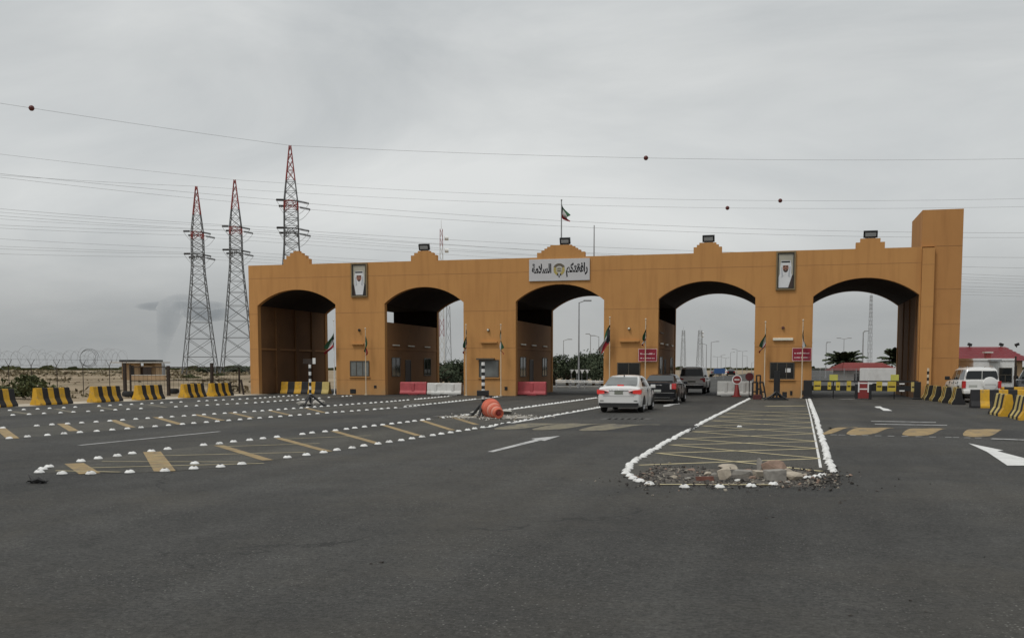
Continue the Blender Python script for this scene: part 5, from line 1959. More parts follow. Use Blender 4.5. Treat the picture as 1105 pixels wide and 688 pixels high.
for i, (u, dist, m, lab) in enumerate(((773, 225, 'car_grey', 'tiny grey car far beyond the fourth arch, nearest the silver wagon'), (781, 250, 'car_white', 'tiny white car far beyond the fourth arch, under the blue sign'), (789, 235, 'car_black', 'tiny dark car far beyond the fourth arch, nearest the stop sign'))):
    b = AT(u, 405, dist)
    make_sedan('car', lab, 'car', (b.x, b.y, 0), R(-4 + 3 * i), m, 'box', False, 'far cars beyond the gate')

# ================================================================== PYLONS AND POWER LINES
def lattice(mb, prof, r_leg, r_br, zsplit=None, red=()):
    # prof: (z, half width); four legs with X bracing in each bay
    def mi(z):
        return 1 if any(a <= z <= b for a, b in red) else 0
    for (z0, h0), (z1, h1) in zip(prof, prof[1:]):
        m = mi((z0 + z1) / 2)
        c0 = [(sx * h0, sy * h0, z0) for sx, sy in ((-1, -1), (1, -1), (1, 1), (-1, 1))]
        c1 = [(sx * h1, sy * h1, z1) for sx, sy in ((-1, -1), (1, -1), (1, 1), (-1, 1))]
        for k in range(4):
            mb.tube(c0[k], c1[k], r_leg, r_leg, 4, m, False, False)
            k2 = (k + 1) % 4
            mb.tube(c0[k], c1[k2], r_br, r_br, 4, m, False, False)
            mb.tube(c0[k2], c1[k], r_br, r_br, 4, m, False, False)
            if h1 > .5:
                mb.tube(c1[k], c1[k2], r_br, r_br, 4, m, False, False)
PY = []
PYL = [(216.5, 201, 250.0, 'leftmost of the three tall lattice pylons'), (257.5, 194, 241.0, 'lattice pylon standing just left of the gate, second of three'), (317.0, 157, 205.0, 'tallest-looking lattice pylon, rising behind the leftmost pediment')]
H_PY = 46.3
for (u, vt, dist, lab) in PYL:
    b = AT(u, 400, dist)
    KS = AT(u, vt, dist).z / H_PY
    lv = Vector((math.cos(YAW), math.sin(YAW), 0))          # roughly the line's run
    p = thing('pylon', lab, 'pylon', (b.x, b.y, 0), YAW + R(9), 'high voltage pylons')
    p.scale = (KS, KS, KS)
    zs = [0, 4.5, 9.0, 13, 16.6, 19.8, 22.5, 24.8, 26.8, 28.6, 30.2, 31.8, 33.4, 35.2, 37.2, 39.3, 41.4, 43.3, 44.9, H_PY]
    def hw(z):
        pts = [(0, 4.0), (13, 2.62), (26, 1.45), (35.2, 1.32), (H_PY, .16)]
        for a, c in zip(pts, pts[1:]):
            if a[0] <= z <= c[0]:
                return a[1] + (c[1] - a[1]) * (z - a[0]) / (c[0] - a[0])
    mb = MB()
    lattice(mb, [(z, hw(z)) for z in zs], .14, .065, None, ((33.5, 35.4), (39.4, 47)))
    mb.build('tower', ['steel', 'tower_red'], p)
    tips = {}
    for lvl, z, red in (('up', 35.0, 1), ('lo', 29.6, 0)):
        for sy, nm in ((-1, 'near'), (1, 'far')):
            mb = MB()
            L_ = 3.9
            h = hw(z)
            for sx in (-1, 1):
                mb.tube((sx * h, sy * h, z), (sx * .25, sy * L_, z - .1), .09, .07, 4, red, False)
                mb.tube((sx * h, sy * h, z - 1.5), (sx * .25, sy * L_, z - .15), .07, .06, 4, red, False)
                for t in (.3, .6):
                    q0 = Vector((sx * h, sy * h, z)).lerp(Vector((sx * .25, sy * L_, z - .1)), t)
                    q1 = Vector((sx * h, sy * h, z - 1.5)).lerp(Vector((sx * .25, sy * L_, z - .15)), t)
                    mb.tube(q0, q1, .05, .05, 4, red, False)
                    mb.tube((-q0.x, q0.y, q0.z), q0, .05, .05, 4, red, False)
            mb.tube((-.6, sy * L_, z - .1), (.6, sy * L_, z - .1), .09, .09, 4, red, False)
            mb.build('crossarm', ['steel', 'tower_red'], p)
            for sx in (-1, 1):
                mb = MB()
                a = Vector((sx * .6, sy * L_, z - .12))
                e_ = Vector((-2.6, sy * L_ - 1.2, z - .3)) if sx < 0 else Vector((3.7, sy * L_, z - .7))
                n = 9
                mb.tube(a, e_, .09, .09, 5, 0, False)
                for k in range(n):
                    q = a.lerp(e_, (k + 4.5) / (n + 4.5))
                    q2 = a.lerp(e_, (k + 5.0) / (n + 4.5))
                    mb.tube(q, q2, .26, .20, 8)
                mb.build('insulator', 'insul', p)
                tips[(lvl, nm, sx)] = (a, e_)
    rot = Matrix.Rotation(YAW + R(9), 3, 'Z')
    base = Vector((b.x, b.y, 0))
    PY.append(dict(top=base + Vector((0, 0, H_PY * KS)), tips={k: base + rot @ (v[1] * KS) for k, v in tips.items()}, dist=dist))

def wire(pylon, key, label, left, right, ball=(), group='high voltage lines'):
    # left / right: (u, v, distance, sag) of the far end of each span
    P = PY[pylon]
    mb = MB()
    balls = []
    def span(a, e_, sag, n=28):
        return [a.lerp(e_, i / n) - Vector((0, 0, sag * 4 * (i / n) * (1 - i / n))) for i in range(n + 1)]
    def anchor(sx):
        return P['top'] if key == 'top' else P['tips'][(*key, sx)]
    runs = []
    for sx, far in ((-1, left), (1, right)):
        if far:
            e_ = AT(far[0], far[1], far[2])
            runs.append((sx, span(anchor(sx), e_, far[3])))
    for sx, pts in runs:
        mb.path(pts, .028, 4, 0, False, False)
    if key != 'top' and left and right:   # the jumper loop under the arm
        a, e_ = anchor(-1), anchor(1)
        mb.path(span(a, e_, 2.6, 14), .035, 4, 0, False, False)
    o = mb.build('power_line', 'wire')
    tag(o, label, 'power line', group)
    for (sx, u) in ball:
        pts = [p for s_, p in runs if s_ == sx][0]
        best = min(pts, key=lambda p: 1e9)
        bu = None
        for a, c in zip(pts, pts[1:]):
            ua, uc = project(a)[0], project(c)[0]
            if min(ua, uc) <= u <= max(ua, uc):
                q = a.lerp(c, (u - ua) / (uc - ua))
                m2 = MB()
                m2.ball((0, 0, 0), .47, 14)
                m2.lathe([(.48, -.03), (.48, .03)], n=14, caps=False)
                m2.build('marker_ball', 'ball', o, loc=q)
                break
wire(2, 'top', 'highest earth wire over the gate, with two dark marker balls', (-60, 102, 168, 0.2), (1150, 170.5, 215, 1.35), ((-1, 34), (1, 697)))
wire(1, 'top', 'earth wire of the second pylon, with a marker ball high right of centre', (-60, 159, 205, .2), (1150, 213.2, 235, 2.3), ((1, 842),))
wire(0, 'top', 'earth wire of the leftmost pylon, with the lowest marker ball', (-60, 184.5, 225, .3), (1150, 222, 240, 2.4), ((1, 785),))
for (pi, key, lf, rt, lab) in [
    (2, ('up', 'near'), (-60, 181, 165, .2), (1150, 251, 200, 1.6), 'upper near cable of the tallest-looking pylon, crossing the sky above the arches'),
    (2, ('up', 'far'), (-60, 184, 175, .3), (1150, 256, 215, 1.7), 'upper far cable of the tallest-looking pylon'),
    (2, ('lo', 'near'), (-60, 220, 168, .3), (1150, 278, 205, 1.2), 'lower near cable of the tallest-looking pylon'),
    (2, ('lo', 'far'), (-60, 228, 176, .3), (1150, 290, 212, 1.0), 'lower far cable of the tallest-looking pylon'),
    (1, ('up', 'near'), (-60, 224, 200, .3), (1150, 300, 225, 1.0), 'upper near cable of the second pylon'),
    (1, ('up', 'far'), (-60, 232, 210, .3), (1150, 306, 235, 1.0), 'upper far cable of the second pylon'),
    (1, ('lo', 'near'), (-60, 254, 200, .2), (1150, 312, 225, .9), 'lower near cable of the second pylon'),
    (1, ('lo', 'far'), (-60, 263, 210, .2), (1150, 318, 235, .9), 'lower far cable of the second pylon'),
    (0, ('up', 'near'), (-60, 240, 222, .2), (1150, 303, 240, 1.0), 'upper near cable of the leftmost pylon'),
    (0, ('up', 'far'), (-60, 243, 232, .2), (1150, 309, 250, 1.0), 'upper far cable of the leftmost pylon'),
    (0, ('lo', 'near'), (-60, 266, 222, .2), (1150, 315, 240, .9), 'lower near cable of the leftmost pylon'),
    (0, ('lo', 'far'), (-60, 272, 232, .2), (1150, 321, 250, .9), 'lower far cable of the leftmost pylon')]:
    wire(pi, key, lab, lf, rt)

# ------------------------------------------------------------------ lattice masts and light poles beyond the gate
def mast(u, vt, dist, label, hw_=.45, m=('far_steel', 'far_steel'), drums=False, bays=2.0, r=.05):
    b = AT(u, 400, dist)
    H = AT(u, vt, dist).z
    p = thing('lattice_mast', label, 'mast', (b.x, b.y, 0), .4, 'lattice masts beyond the gate')
    n = max(6, int(H / bays))
    mb = MB()
    lattice(mb, [(H * i / n, hw_ * (1 - .55 * i / n)) for i in range(n + 1)], r, r * .55, None, [(H * k / 7, H * (k + 1) / 7) for k in range(0, 7, 2)])
    mb.tube((0, 0, H), (0, 0, H + 1.2), .03, .015, 5)
    mb.build('tower', list(m), p)
    if drums:
        mb = MB()
        for z in (H * .86, H * .94):
            mb.tube((.45, 0, z), (.95, 0, z), .3, .3, 10)
        mb.build('dish', 'white', p)
    return p
mast(477, 247, 140, 'red and white antenna mast with dishes behind the second pier', .36, ('wall_pale', 'tower_red'), True, 1.2, .03)
mast(737, 356, 330, 'lattice mast seen through the fourth arch, just above the silver wagon', .8, drums=False, bays=2.2, r=.055)
mast(755, 356, 300, 'lattice mast right of the silver wagon, seen through the fourth arch', .9, drums=True, bays=2.0, r=.06)
mast(938, 318, 260, 'tall thin lattice mast seen through the rightmost arch', .5, bays=2.0, r=.034)
mast(484, 330, 120, 'grey lattice mast seen in the right half of the second arch', .4, bays=1.9, r=.022)

def light_pole(u, vt, dist, label, arm=1, r=.09, al=1.8, group='light poles beyond the gate', m='pole_grey', heads=1):
    b = AT(u, 400, dist)
    H = AT(u, vt, dist).z
    p = thing('light_pole', label, 'light pole', (b.x, b.y, 0), YAW, group)
    mb = MB()
    mb.tube((0, 0, 0), (0, 0, H), r, r * .55, 8)
    mb.tube((0, 0, 0), (0, 0, .3), r * 1.8, r * 1.8, 8)
    mb.build('pole', m, p)
    for s_ in ((arm,) if heads == 1 else (-1, 1)):
        mb = MB()
        mb.path([(0, 0, H - .05), (s_ * al * .6, 0, H + .12), (s_ * al, 0, H + .15)], r * .5, 6)
        mb.build('arm', m, p)
        mb = MB()
        mb.box(s_ * al - .35, s_ * al + .35, -.14, .14, H + .08, H + .2)
        mb.build('lamp_head', m, p)
    return p
light_pole(624.5, 326, 92, 'tall street light with one arm in the middle arch', 1, .085, .75)
light_pole(608, 367, 150, 'thin pole with a short arm left of the tall street light, middle arch', 1, .08, .9)
light_pole(637, 361, 175, 'bare-looking light pole right of the tall street light, middle arch', -1, .10, .5)
light_pole(646, 363, 150, 'light pole close to the pier edge in the middle arch', -1, .08, .9)
for i, (u, vt, dist, heads) in enumerate(((762, 371.5, 210, 1), (767, 369, 200, 1), (774, 385, 330, 2), (778, 383, 380, 1), (783, 386, 420, 2), (788, 380, 360, 1), (795, 377, 300, 1), (801, 379, 340, 2), (806, 384, 420, 1), (811, 391, 330, 1))):
    light_pole(u, vt, dist, ['first', 'second', 'third', 'fourth', 'fifth', 'sixth', 'seventh', 'eighth', 'ninth', 'tenth'][i] + ' light pole from the left, right of the lattice masts in the fourth arch', 1 if i % 2 else -1, .10, 1.2, heads=heads)
light_pole(891, 370, 180, 'pole with boxes nearest the pier in the rightmost arch', 1, .10, .4)
light_pole(910, 365.5, 190, 'double-armed light pole over the palm in the rightmost arch', 1, .09, 1.0, heads=2)
light_pole(930.5, 358, 165, 'thick pole left of the tall lattice mast in the rightmost arch', 1, .16, .5)

# ================================================================== TREES AND BUSHES
def leaf_cloud(mb, n, centre, rad, size, rnd, flat=1.0, mi=0):
    clumps = [(Vector((rnd.gauss(0, .5), rnd.gauss(0, .5), rnd.gauss(0, .42))), rnd.uniform(.25, .5)) for _ in range(16)]
    for _ in range(n):
        c, s_ = rnd.choice(clumps)
        p = c + Vector((rnd.gauss(0, 1), rnd.gauss(0, 1), rnd.gauss(0, 1))) * s_ * .5
        if p.length > 1.25:
            continue
        p = Vector((p.x * rad[0], p.y * rad[1], p.z * rad[2])) + Vector(centre)
        if p.z < .05:
            continue
        a = Vector((rnd.gauss(0, 1), rnd.gauss(0, 1), rnd.gauss(0, 1))).normalized()
        b_ = a.orthogonal().normalized()
        k = size * rnd.uniform(.6, 1.4)
        mb.add([p - a * k, p + b_ * k * .45, p + a * k, p - b_ * k * .45], [(0, 1, 2, 3)], mi)
def make_tree(label, loc, H, W, seed, group, n=2600, m='leaf', leaf=.13):
    rnd = random.Random(seed)
    t = thing('tree', label, 'tree', loc, rnd.uniform(0, 6), group)
    mb = MB()
    mb.path([(0, 0, 0), (.05 * W, 0, H * .25), (0, .04 * W, H * .55)], [.16, .12, .06], 8)
    for k in range(6):
        a = k * 1.05 + rnd.uniform(-.3, .3)
        mb.path([(0, 0, H * (.22 + .05 * k)), (math.cos(a) * W * .2, math.sin(a) * W * .2, H * (.42 + .05 * k)), (math.cos(a) * W * .38, math.sin(a) * W * .38, H * (.55 + .05 * k))], [.07, .045, .02], 5)
    mb.build('trunk', 'trunk', t)
    mb = MB()
    leaf_cloud(mb, n, (0, 0, H * .60), (W * .5, W * .5, H * .42), leaf, rnd)
    mb.build('crown', m, t)
    return t
TR = [(599, 384, 100), (612, 386.5, 97), (622, 383.5, 104), (632, 379, 108), (641, 378.5, 100), (650, 383.5, 96), (660, 381, 104), (482, 392, 110), (491, 390, 104), (499, 388, 112), (589, 386, 104), (474, 392, 100)]
LBL = ['bushy dark tree at the left edge of the gap in the middle arch', 'low dark tree left of the tall street light in the middle arch', 'dark tree just behind the tall street light pole', 'tallest dark tree right of the tall street light', 'rounded dark tree in the right half of the middle arch', 'dark tree beside the white sedan roof in the middle arch', 'dark tree half hidden behind the third pier', 'dark tree in the middle of the second arch gap', 'bushy dark tree right of centre in the second arch gap', 'dark tree at the right edge of the second arch gap', 'dark tree hidden at the inner wall of the middle arch', 'dark tree at the left edge of the second arch gap']
for (u, vt, dist), lab in zip(TR, LBL):
    b = AT(u, 400, dist)
    H = AT(u, vt, dist).z * 1.02
    make_tree(lab, (b.x, b.y, -.05), H, 3.6 + (u % 5) * .3, int(u), 'trees beyond the gate', 2600)
for (u, vt, dist, lab) in ((241, 397, 330, 'far dark tree between the two left pylons'), (252, 394.5, 300, 'far dark tree in front of the second pylon'), (262, 394, 310, 'far dark tree just left of the gate wall'), (223, 398.2, 340, 'low far tree under the leftmost pylon')):
    b = AT(u, 400, dist)
    H = max(2.0, AT(u, vt, dist).z)
    make_tree(lab, (b.x, b.y, -.05), H, 6, int(u) + 5, 'far trees by the pylons', 700, leaf=.4)
def make_palm(label, u, vt, dist, W, seed):
    b = AT(u, 400, dist)
    H = AT(u, vt, dist).z
    rnd = random.Random(seed)
    t = thing('palm_tree', label, 'palm tree', (b.x, b.y, -.05), 0, 'palms beyond the rightmost arch')
    z0 = H * .62
    mb = MB()
    mb.path([(0, 0, 0), (.1, 0, z0 * .5), (0, 0, z0)], [.24, .2, .2], 8)
    mb.build('trunk', 'trunk', t)
    mb = MB()
    for k in range(70):
        a = rnd.uniform(0, 6.28)
        el = rnd.uniform(-.1, 1.45)
        Lf = W * .5 * rnd.uniform(.8, 1.1)
        d = Vector((math.cos(a), math.sin(a), 0))
        s_ = Vector((-math.sin(a), math.cos(a), 0))
        pts = []
        for i in range(7):
            q = i / 6
            pts.append(Vector((0, 0, z0)) + d * (Lf * q * math.cos(el) + Lf * .35 * q * q * math.sin(max(0, el))) + Vector((0, 0, Lf * (math.sin(el) * q - .36 * q * q))))
        for i in range(6):
            for sg in (-1, 1):
                w_ = .42 * math.sin(math.pi * min(.95, (i + .6) / 6.5))
                mid = (pts[i] + pts[i + 1]) / 2
                mb.add([pts[i], pts[i + 1], mid + (pts[i + 1] - pts[i]) * .7 + s_ * sg * w_ - Vector((0, 0, .12)), mid + s_ * sg * w_ * .9 - Vector((0, 0, .15))], [(0, 1, 2, 3)])
    mb.build('crown', 'leaf_palm', t)
make_palm('dark palm left of the low red roof, seen through the rightmost arch', 911, 374.5, 95, 3.7, 3)
make_palm('palm half hidden behind the right inner wall of the rightmost arch', 969, 372, 92, 4.0, 4)
rnd = random.Random(21)
for (u, v, W, H, m, lab) in ((2, 430, 5.0, 1.55, 'leaf_bush', 'large olive green bush on the sand at the left edge'), (66, 414, 1.6, .8, 'scrub', 'dry brown bush behind the second barrier from the left'), (160, 412, 1.5, .5, 'scrub', 'small dry bush in front of the tan huts'), (236, 408, 3.0, .9, 'leaf_bush', 'low grey-green bush left of the gate, behind the metal fence'), (206, 409, 3.0, .8, 'leaf_bush', 'low grey-green bush under the leftmost pylon')):
    b = G(u, v)
    t = thing('bush', lab, 'bush', (b.x, b.y, -.05), 0, 'bushes on the sand')
    mb = MB()
    for k in range(9):
        a = rnd.uniform(0, 6.28)
        mb.path([(0, 0, 0), (math.cos(a) * W * .15, math.sin(a) * W * .15, H * .35), (math.cos(a) * W * .33, math.sin(a) * W * .33, H * .75)], [.03, .02, .01], 5)
    mb.build('stem', 'trunk', t)
    mb = MB()
    leaf_cloud(mb, 5200 if W > 4 else (2200 if W > 2 else 800), (0, 0, H * .42), (W * .5, W * .4, H * .5), .13 if W > 2 else .08, rnd)
    mb.build('foliage', m, t)
mb = MB()                              # low desert scrub, uncountable
rnd = random.Random(8)
for i in range(650):
    dist = 62 + 420 * rnd.random() ** 2.2
    u = rnd.uniform(-60, 300)
    b = AT(u, 400, dist)
    if b.x > -36 or (dist < 95 and rnd.random() < .72):
        continue
    W = rnd.uniform(.25, .9) * (1 + dist / 200)
    H = rnd.uniform(.12, .42) * (1 + dist / 400)
    for k in range(14):
        p = Vector((b.x + rnd.gauss(0, W * .45), b.y + rnd.gauss(0, W * .45), -.05 + abs(rnd.gauss(0, H * .5))))
        a = Vector((rnd.gauss(0, 1), rnd.gauss(0, 1), rnd.gauss(0, .7))).normalized()
        q = a.orthogonal().normalized()
        s_ = W * .3
        mb.add([p - a * s_, p + q * s_ * .5, p + a * s_, p - q * s_ * .5], [(0, 1, 2, 3)])
tag(mb.build('desert_scrub', 'scrub'), 'dry low scrub dotted over the sandy plain on the left', 'scrub', kind='stuff')
mb = MB()                              # thin line of distant vegetation on the horizon
for i in range(2600):
    dist = rnd.uniform(700, 1500)
    u = rnd.uniform(-40, 560) if i < 2000 else rnd.uniform(560, 1150)
    b = AT(u, 400, dist)
    Hh = rnd.uniform(.5, 2.6) * (1.5 if mnoise.noise((u * .05, 1, 0)) > .1 else .7)
    s_ = rnd.uniform(2, 6)
    mb.add([(b.x - s_, b.y, -.05), (b.x + s_, b.y + 2, -.05), (b.x + s_ * .6, b.y + 1, Hh), (b.x - s_ * .5, b.y, Hh * .8)], [(0, 1, 2, 3)])
tag(mb.build('distant_vegetation', 'leaf_bush'), 'far dark line of vegetation along the horizon', 'vegetation', kind='stuff')
# sand swells
mb = MB()
nx, ny = 60, 40
grid = []
for j in range(ny + 1):
    for i in range(nx + 1):
        x = -190 + 152.0 * i / nx
        y = -45 + 200 * (j / ny) ** 1.5
        e = min(1, 6 * (1 - i / nx)) * min(1, 5 * (j / ny + .05)) * min(1, 5 * (1 - j / ny))
        grid.append((x, y, -.06 + e * (.30 + .5 * mnoise.noise((x * .06, y * .05, 3)) + .16 * mnoise.noise((x * .3, y * .3, 1)))))
mb.add(grid, [(j * (nx + 1) + i, j * (nx + 1) + i + 1, (j + 1) * (nx + 1) + i + 1, (j + 1) * (nx + 1) + i) for j in range(ny) for i in range(nx)], 0, True)
struct(mb.build('terrain', 'sand'))

# ================================================================== LEFT FENCE, WIRE COIL, GATE FRAME, HUTS
f = thing('wire_fence', 'low chain wire fence along the sandy verge with forked post tops', 'fence', (-38.5, -12, 0))
FX, FY = -38.5, -12.0
posts = []
def fence_pt(u):                        # fence line runs from (-46,-27) to (-41,-3)
    a, c = Vector((-47.5, -30.0)), Vector((-41.2, -2.6))
    best = None
    for i in range(201):
        p = a.lerp(c, i / 200)
        q = project((p.x, p.y, 1))
        if q[2] > 0 and (best is None or abs(q[0] - u) < best[0]):
            best = (abs(q[0] - u), p)
    return best[1]
pu = [-20, 10, 35, 62, 90, 119, 134]
for u in pu:
    p = fence_pt(u)
    mb = MB()
    mb.tube((p.x - FX, p.y - FY, 0), (p.x - FX, p.y - FY, 1.95), .024, .024, 6)
    for s_ in (-1, 1):
        mb.tube((p.x - FX, p.y - FY, 1.9), (p.x - FX + s_ * .25, p.y - FY, 2.3), .017, .013, 5)
    mb.build('post', 'rust', f)
    posts.append(p)
mb = MB()
for z in (.3, .9, 1.45, 1.93):
    for a, c in zip(posts, posts[1:]):
        mb.tube((a.x - FX, a.y - FY, z), (c.x - FX, c.y - FY, z), .008, .008, 4)
for s_ in (-.24, .24):
    for a, c in zip(posts, posts[1:]):
        mb.tube((a.x - FX + s_, a.y - FY, 2.3), (c.x - FX + s_, c.y - FY, 2.3), .006, .006, 4)
mb.build('wires', 'rust', f)
a, c = fence_pt(-20), fence_pt(134)
mb = MB()
pts = []
Lc = (c - a).length
turns = 34
for i in range(turns * 16 + 1):
    t = i / (turns * 16)
    p = a.lerp(c, t)
    ang = 2 * math.pi * i / 16
    loose = 1.0 if t < .68 else 1.2
    rr = .46 * loose * (1 + .28 * math.sin(t * 41) + .2 * math.sin(t * 97 + 1))
    d = (c - a).normalized()
    nrm = Vector((-d.y, d.x))
    q = p + nrm * rr * math.cos(ang) + d * (.5 * math.sin(ang * .5 + 1.3))
    pts.append((q.x, q.y, 2.35 + .12 * math.sin(t * 23) + rr * math.sin(ang)))
mb.path(pts, .006, 4, 0, False, False)
tag(mb.build('razor_wire_coil', 'far_steel'), 'coil of razor wire sagging along the top of the left fence', 'razor wire')
mb = MB()                              # one looser loop standing up
b = fence_pt(98)
ring = [(b.x + .1 * math.cos(k * .3), b.y + .62 * math.cos(2 * math.pi * k / 26) * .5, 2.42 + .66 * math.sin(2 * math.pi * k / 26)) for k in range(27 * 2)]
ring = []
dd = Vector((math.cos(YAW), math.sin(YAW), 0))
for k in range(26 * 3 + 1):
    rr = .62 - .05 * (k / 26)
    ring.append(Vector((b.x, b.y, 2.42)) + dd * (rr * math.cos(2 * math.pi * k / 26) - .12 * (k / 26)) + Vector((0, .1 * k / 26, rr * math.sin(2 * math.pi * k / 26))))
mb.path(ring, .013, 4, 0, False, False)
tag(mb.build('razor_wire_loop', 'steel'), 'loose round loop of razor wire standing above the fence', 'razor wire')

# dark metal gate frames with thick posts
fg = thing('metal_gate', 'dark metal gate frame with thick posts between the huts and the arches', 'gate', (-40.5, -2.5, 0))
GXo, GYo = -40.5, -2.5
def gp(u, v0, d):
    q = AT(u, v0, d)
    return q
pp = []
for (u, d, vt, r) in ((134.5, 66, 391.5, .085), (140.5, 67, 393, .045), (181.5, 68, 394.5, .085), (228.5, 71, 391.5, .085), (258, 74, 398, .05)):
    b = AT(u, 400, d)
    top = AT(u, vt, d).z
    mb = MB()
    mb.box(b.x - GXo - r, b.x - GXo + r, b.y - GYo - r, b.y - GYo + r, -.05, top)
    mb.build('post', 'rust', fg)
    pp.append((b.x - GXo, b.y - GYo))
mb = MB()
for (i, j) in ((1, 2), (2, 3), (3, 4)):
    a, c = pp[i], pp[j]
    for z in (.95, 1.83):
        mb.tube((a[0], a[1], z), (c[0], c[1], z), .03, .03, 5)
    for k in range(1, 9):
        t = k / 9
        x, y = a[0] + (c[0] - a[0]) * t, a[1] + (c[1] - a[1]) * t
        mb.tube((x, y, .1), (x, y, 1.83), .008, .008, 4)
mb.build('rails', 'rust', fg)
b = G(263, 425.5)
mb = MB()
mb.path([(0, 0, 0), (-.18, 0, 1.0)], [.07, .07], 6)
tag(mb.build('leaning_post', 'rust', loc=(b.x, b.y, 0)), 'short dark leaning post beside the left end of the gate', 'post')
for (u, v, W, lab) in ((141, 428, 1.0, 'dark tyre lying behind the barriers near the thick gate post'), (187, 424.5, .8, 'dark scrap heap behind the barriers by the second gate post')):
    b = G(u, v)
    mb = MB()
    mb.lathe([(W * .3, .0), (W * .5, .06), (W * .52, .22), (W * .45, .34), (W * .28, .36), (W * .25, .2)], n=16)
    tag(mb.build('old_tyre', 'tyre', loc=(b.x, b.y, 0)), lab, 'tyre')

def hut(u0, u1, vt, dist, label, roofm, wallm='wall_sandy', windows=(), over=.5, dep=2.2):
    a, c = AT(u0, 400, dist), AT(u1, 400, dist)
    H = AT((u0 + u1) / 2, vt, dist).z
    W = (c - a).length
    h = thing('guard_hut', label, 'hut', ((a.x + c.x) / 2, (a.y + c.y) / 2, -.05), YAW, 'guard huts on the sand')
    mb = MB()
    mb.box(-W / 2, W / 2, 0, dep, 0, H - .28)
    mb.build('wall', wallm, h)
    mb = MB()
    mb.box(-W / 2 - over, W / 2 + over, -over, dep + over, H - .275, H - .15)
    mb.build('roof_slab', 'wall_pale', h)
    mb = MB()
    mb.box(-W / 2 - over * .2, W / 2 + over * .2, -over * .2, dep, H - .146, H + .1)
    mb.build('parapet', roofm, h)
    for (x0, x1, z0, z1) in windows:
        mb = MB()
        mb.box(-W / 2 + W * x0, -W / 2 + W * x1, -.03, -.003, H * z0, H * z1)
        mb.build('window', 'black', h)
    return h
hut(131.5, 145, 388.5, 120, 'small tan hut with a dark roof edge, left of the pair', 'black', windows=((.62, .98, .35, .78),), over=1.0)
hut(155, 168, 388.5, 124, 'small tan hut with a dark roof edge, right of the pair', 'black', windows=((-.9, -.05, .1, .72),) and (), over=.8)
a, c = AT(141, 407, 112), AT(178, 407, 112)
w = thing('low_wall', 'low sandy wall in front of the two small huts', 'wall', ((a.x + c.x) / 2, (a.y + c.y) / 2, -.05), YAW)
mb = MB()
W = (c - a).length
mb.box(-W / 2, W / 2, 0, .3, 0, 1.0)
mb.build('wall', 'wall_sandy', w)
mb = MB()
mb.box(-W / 2 - .03, W / 2 + .03, -.03, .33, 1.003, 1.08)
mb.build('coping', 'wall_pale', w)
b = AT(150.5, 400, 122)
mb = MB()
mb.box(-.5, .5, 0, 1.6, 0, 1.95)
mb.box(-.62, .62, -.1, 1.7, 1.953, 2.06, 1)
tag(mb.build('wooden_booth', ['print_brown', 'wall_sandy'], loc=(b.x, b.y, -.05)), 'dark brown booth standing between the two small huts', 'booth')
b = AT(176, 400, 130)
mb = MB()
mb.lathe([(.28, 0), (.28, 2.1), (.22, 2.35), (.08, 2.5)], n=12)
tag(mb.build('water_tank', 'far_steel', loc=(b.x, b.y, -.05)), 'narrow grey tank to the right of the small huts', 'tank')

# ================================================================== RIGHT SIDE BUILDINGS
def hip_building(u0, u1, ve, vr, dist, label, roof, wall, dep=9, over=.6, hip=2.2, windows=6, ur=None):
    a, c = AT(u0, 400, dist), AT(u1, 400, dist)
    ze, zr = AT((u0 + u1) / 2, ve, dist).z, AT((u0 + u1) / 2, vr, dist + dep / 2).z
    W = (c - a).length
    h = thing('red_roofed_building', label, 'building', ((a.x + c.x) / 2, (a.y + c.y) / 2, -.05), YAW)
    mb = MB()
    mb.box(-W / 2 + over, W / 2 - over, over, dep - over, 0, ze)
    mb.build('wall', wall, h)
    x0, x1, y0, y1 = -W / 2, W / 2, 0, dep
    ym = dep / 2
    E = [(x0, y0, ze), (x1, y0, ze), (x1, y1, ze), (x0, y1, ze)]
    Rg = [(x0 + hip, ym, zr), (x1 - hip, ym, zr)]
    mb = MB()
    n = 7
    def slope(A, B, C, D):             # stepped sheet rows: A,B along the eave, D,C along the ridge
        A, B, C, D = map(Vector, (A, B, C, D))
        nn = (B - A).cross(D - A).normalized()
        for i in range(n):
            t0, t1 = i / n, (i + 1) / n
            p0, p1 = A.lerp(D, t0) + nn * .07, B.lerp(C, t0) + nn * .07
            p2, p3 = B.lerp(C, t1), A.lerp(D, t1)
            mb.add([p0, p1, p2, p3], [(0, 1, 2, 3)], 0)
            mb.add([A.lerp(D, t0), B.lerp(C, t0), p1, p0], [(0, 1, 2, 3)], 1)
    slope(E[0], E[1], Rg[1], Rg[0])
    slope(E[2], E[3], Rg[0], Rg[1])
    slope(E[1], E[2], Rg[1], Rg[1])
    slope(E[3], E[0], Rg[0], Rg[0])
    mb.add([(x0, y0, ze - .01), (x1, y0, ze - .01), (x1, y1, ze - .01), (x0, y1, ze - .01)], [(3, 2, 1, 0)], 1)
    mb.build('roof', [roof, 'roof_riser'], h)
    for k in range(windows):
        xx = -W / 2 + over + .5 + (W - 2 * over - 1) * (k + .2) / windows
        mb = MB()
        mb.box(xx, xx + .8, over - .03, over - .003, ze * .35, ze * .82)
        mb.build('window', 'glass', h)
    return h, Rg, W
rb, Rg, W = hip_building(1020, 1113, 388.5, 373.5, 100, 'long red-roofed building behind the white cabin and the tower', 'roof_red', 'wall_sandy', hip=1.0, dep=7)
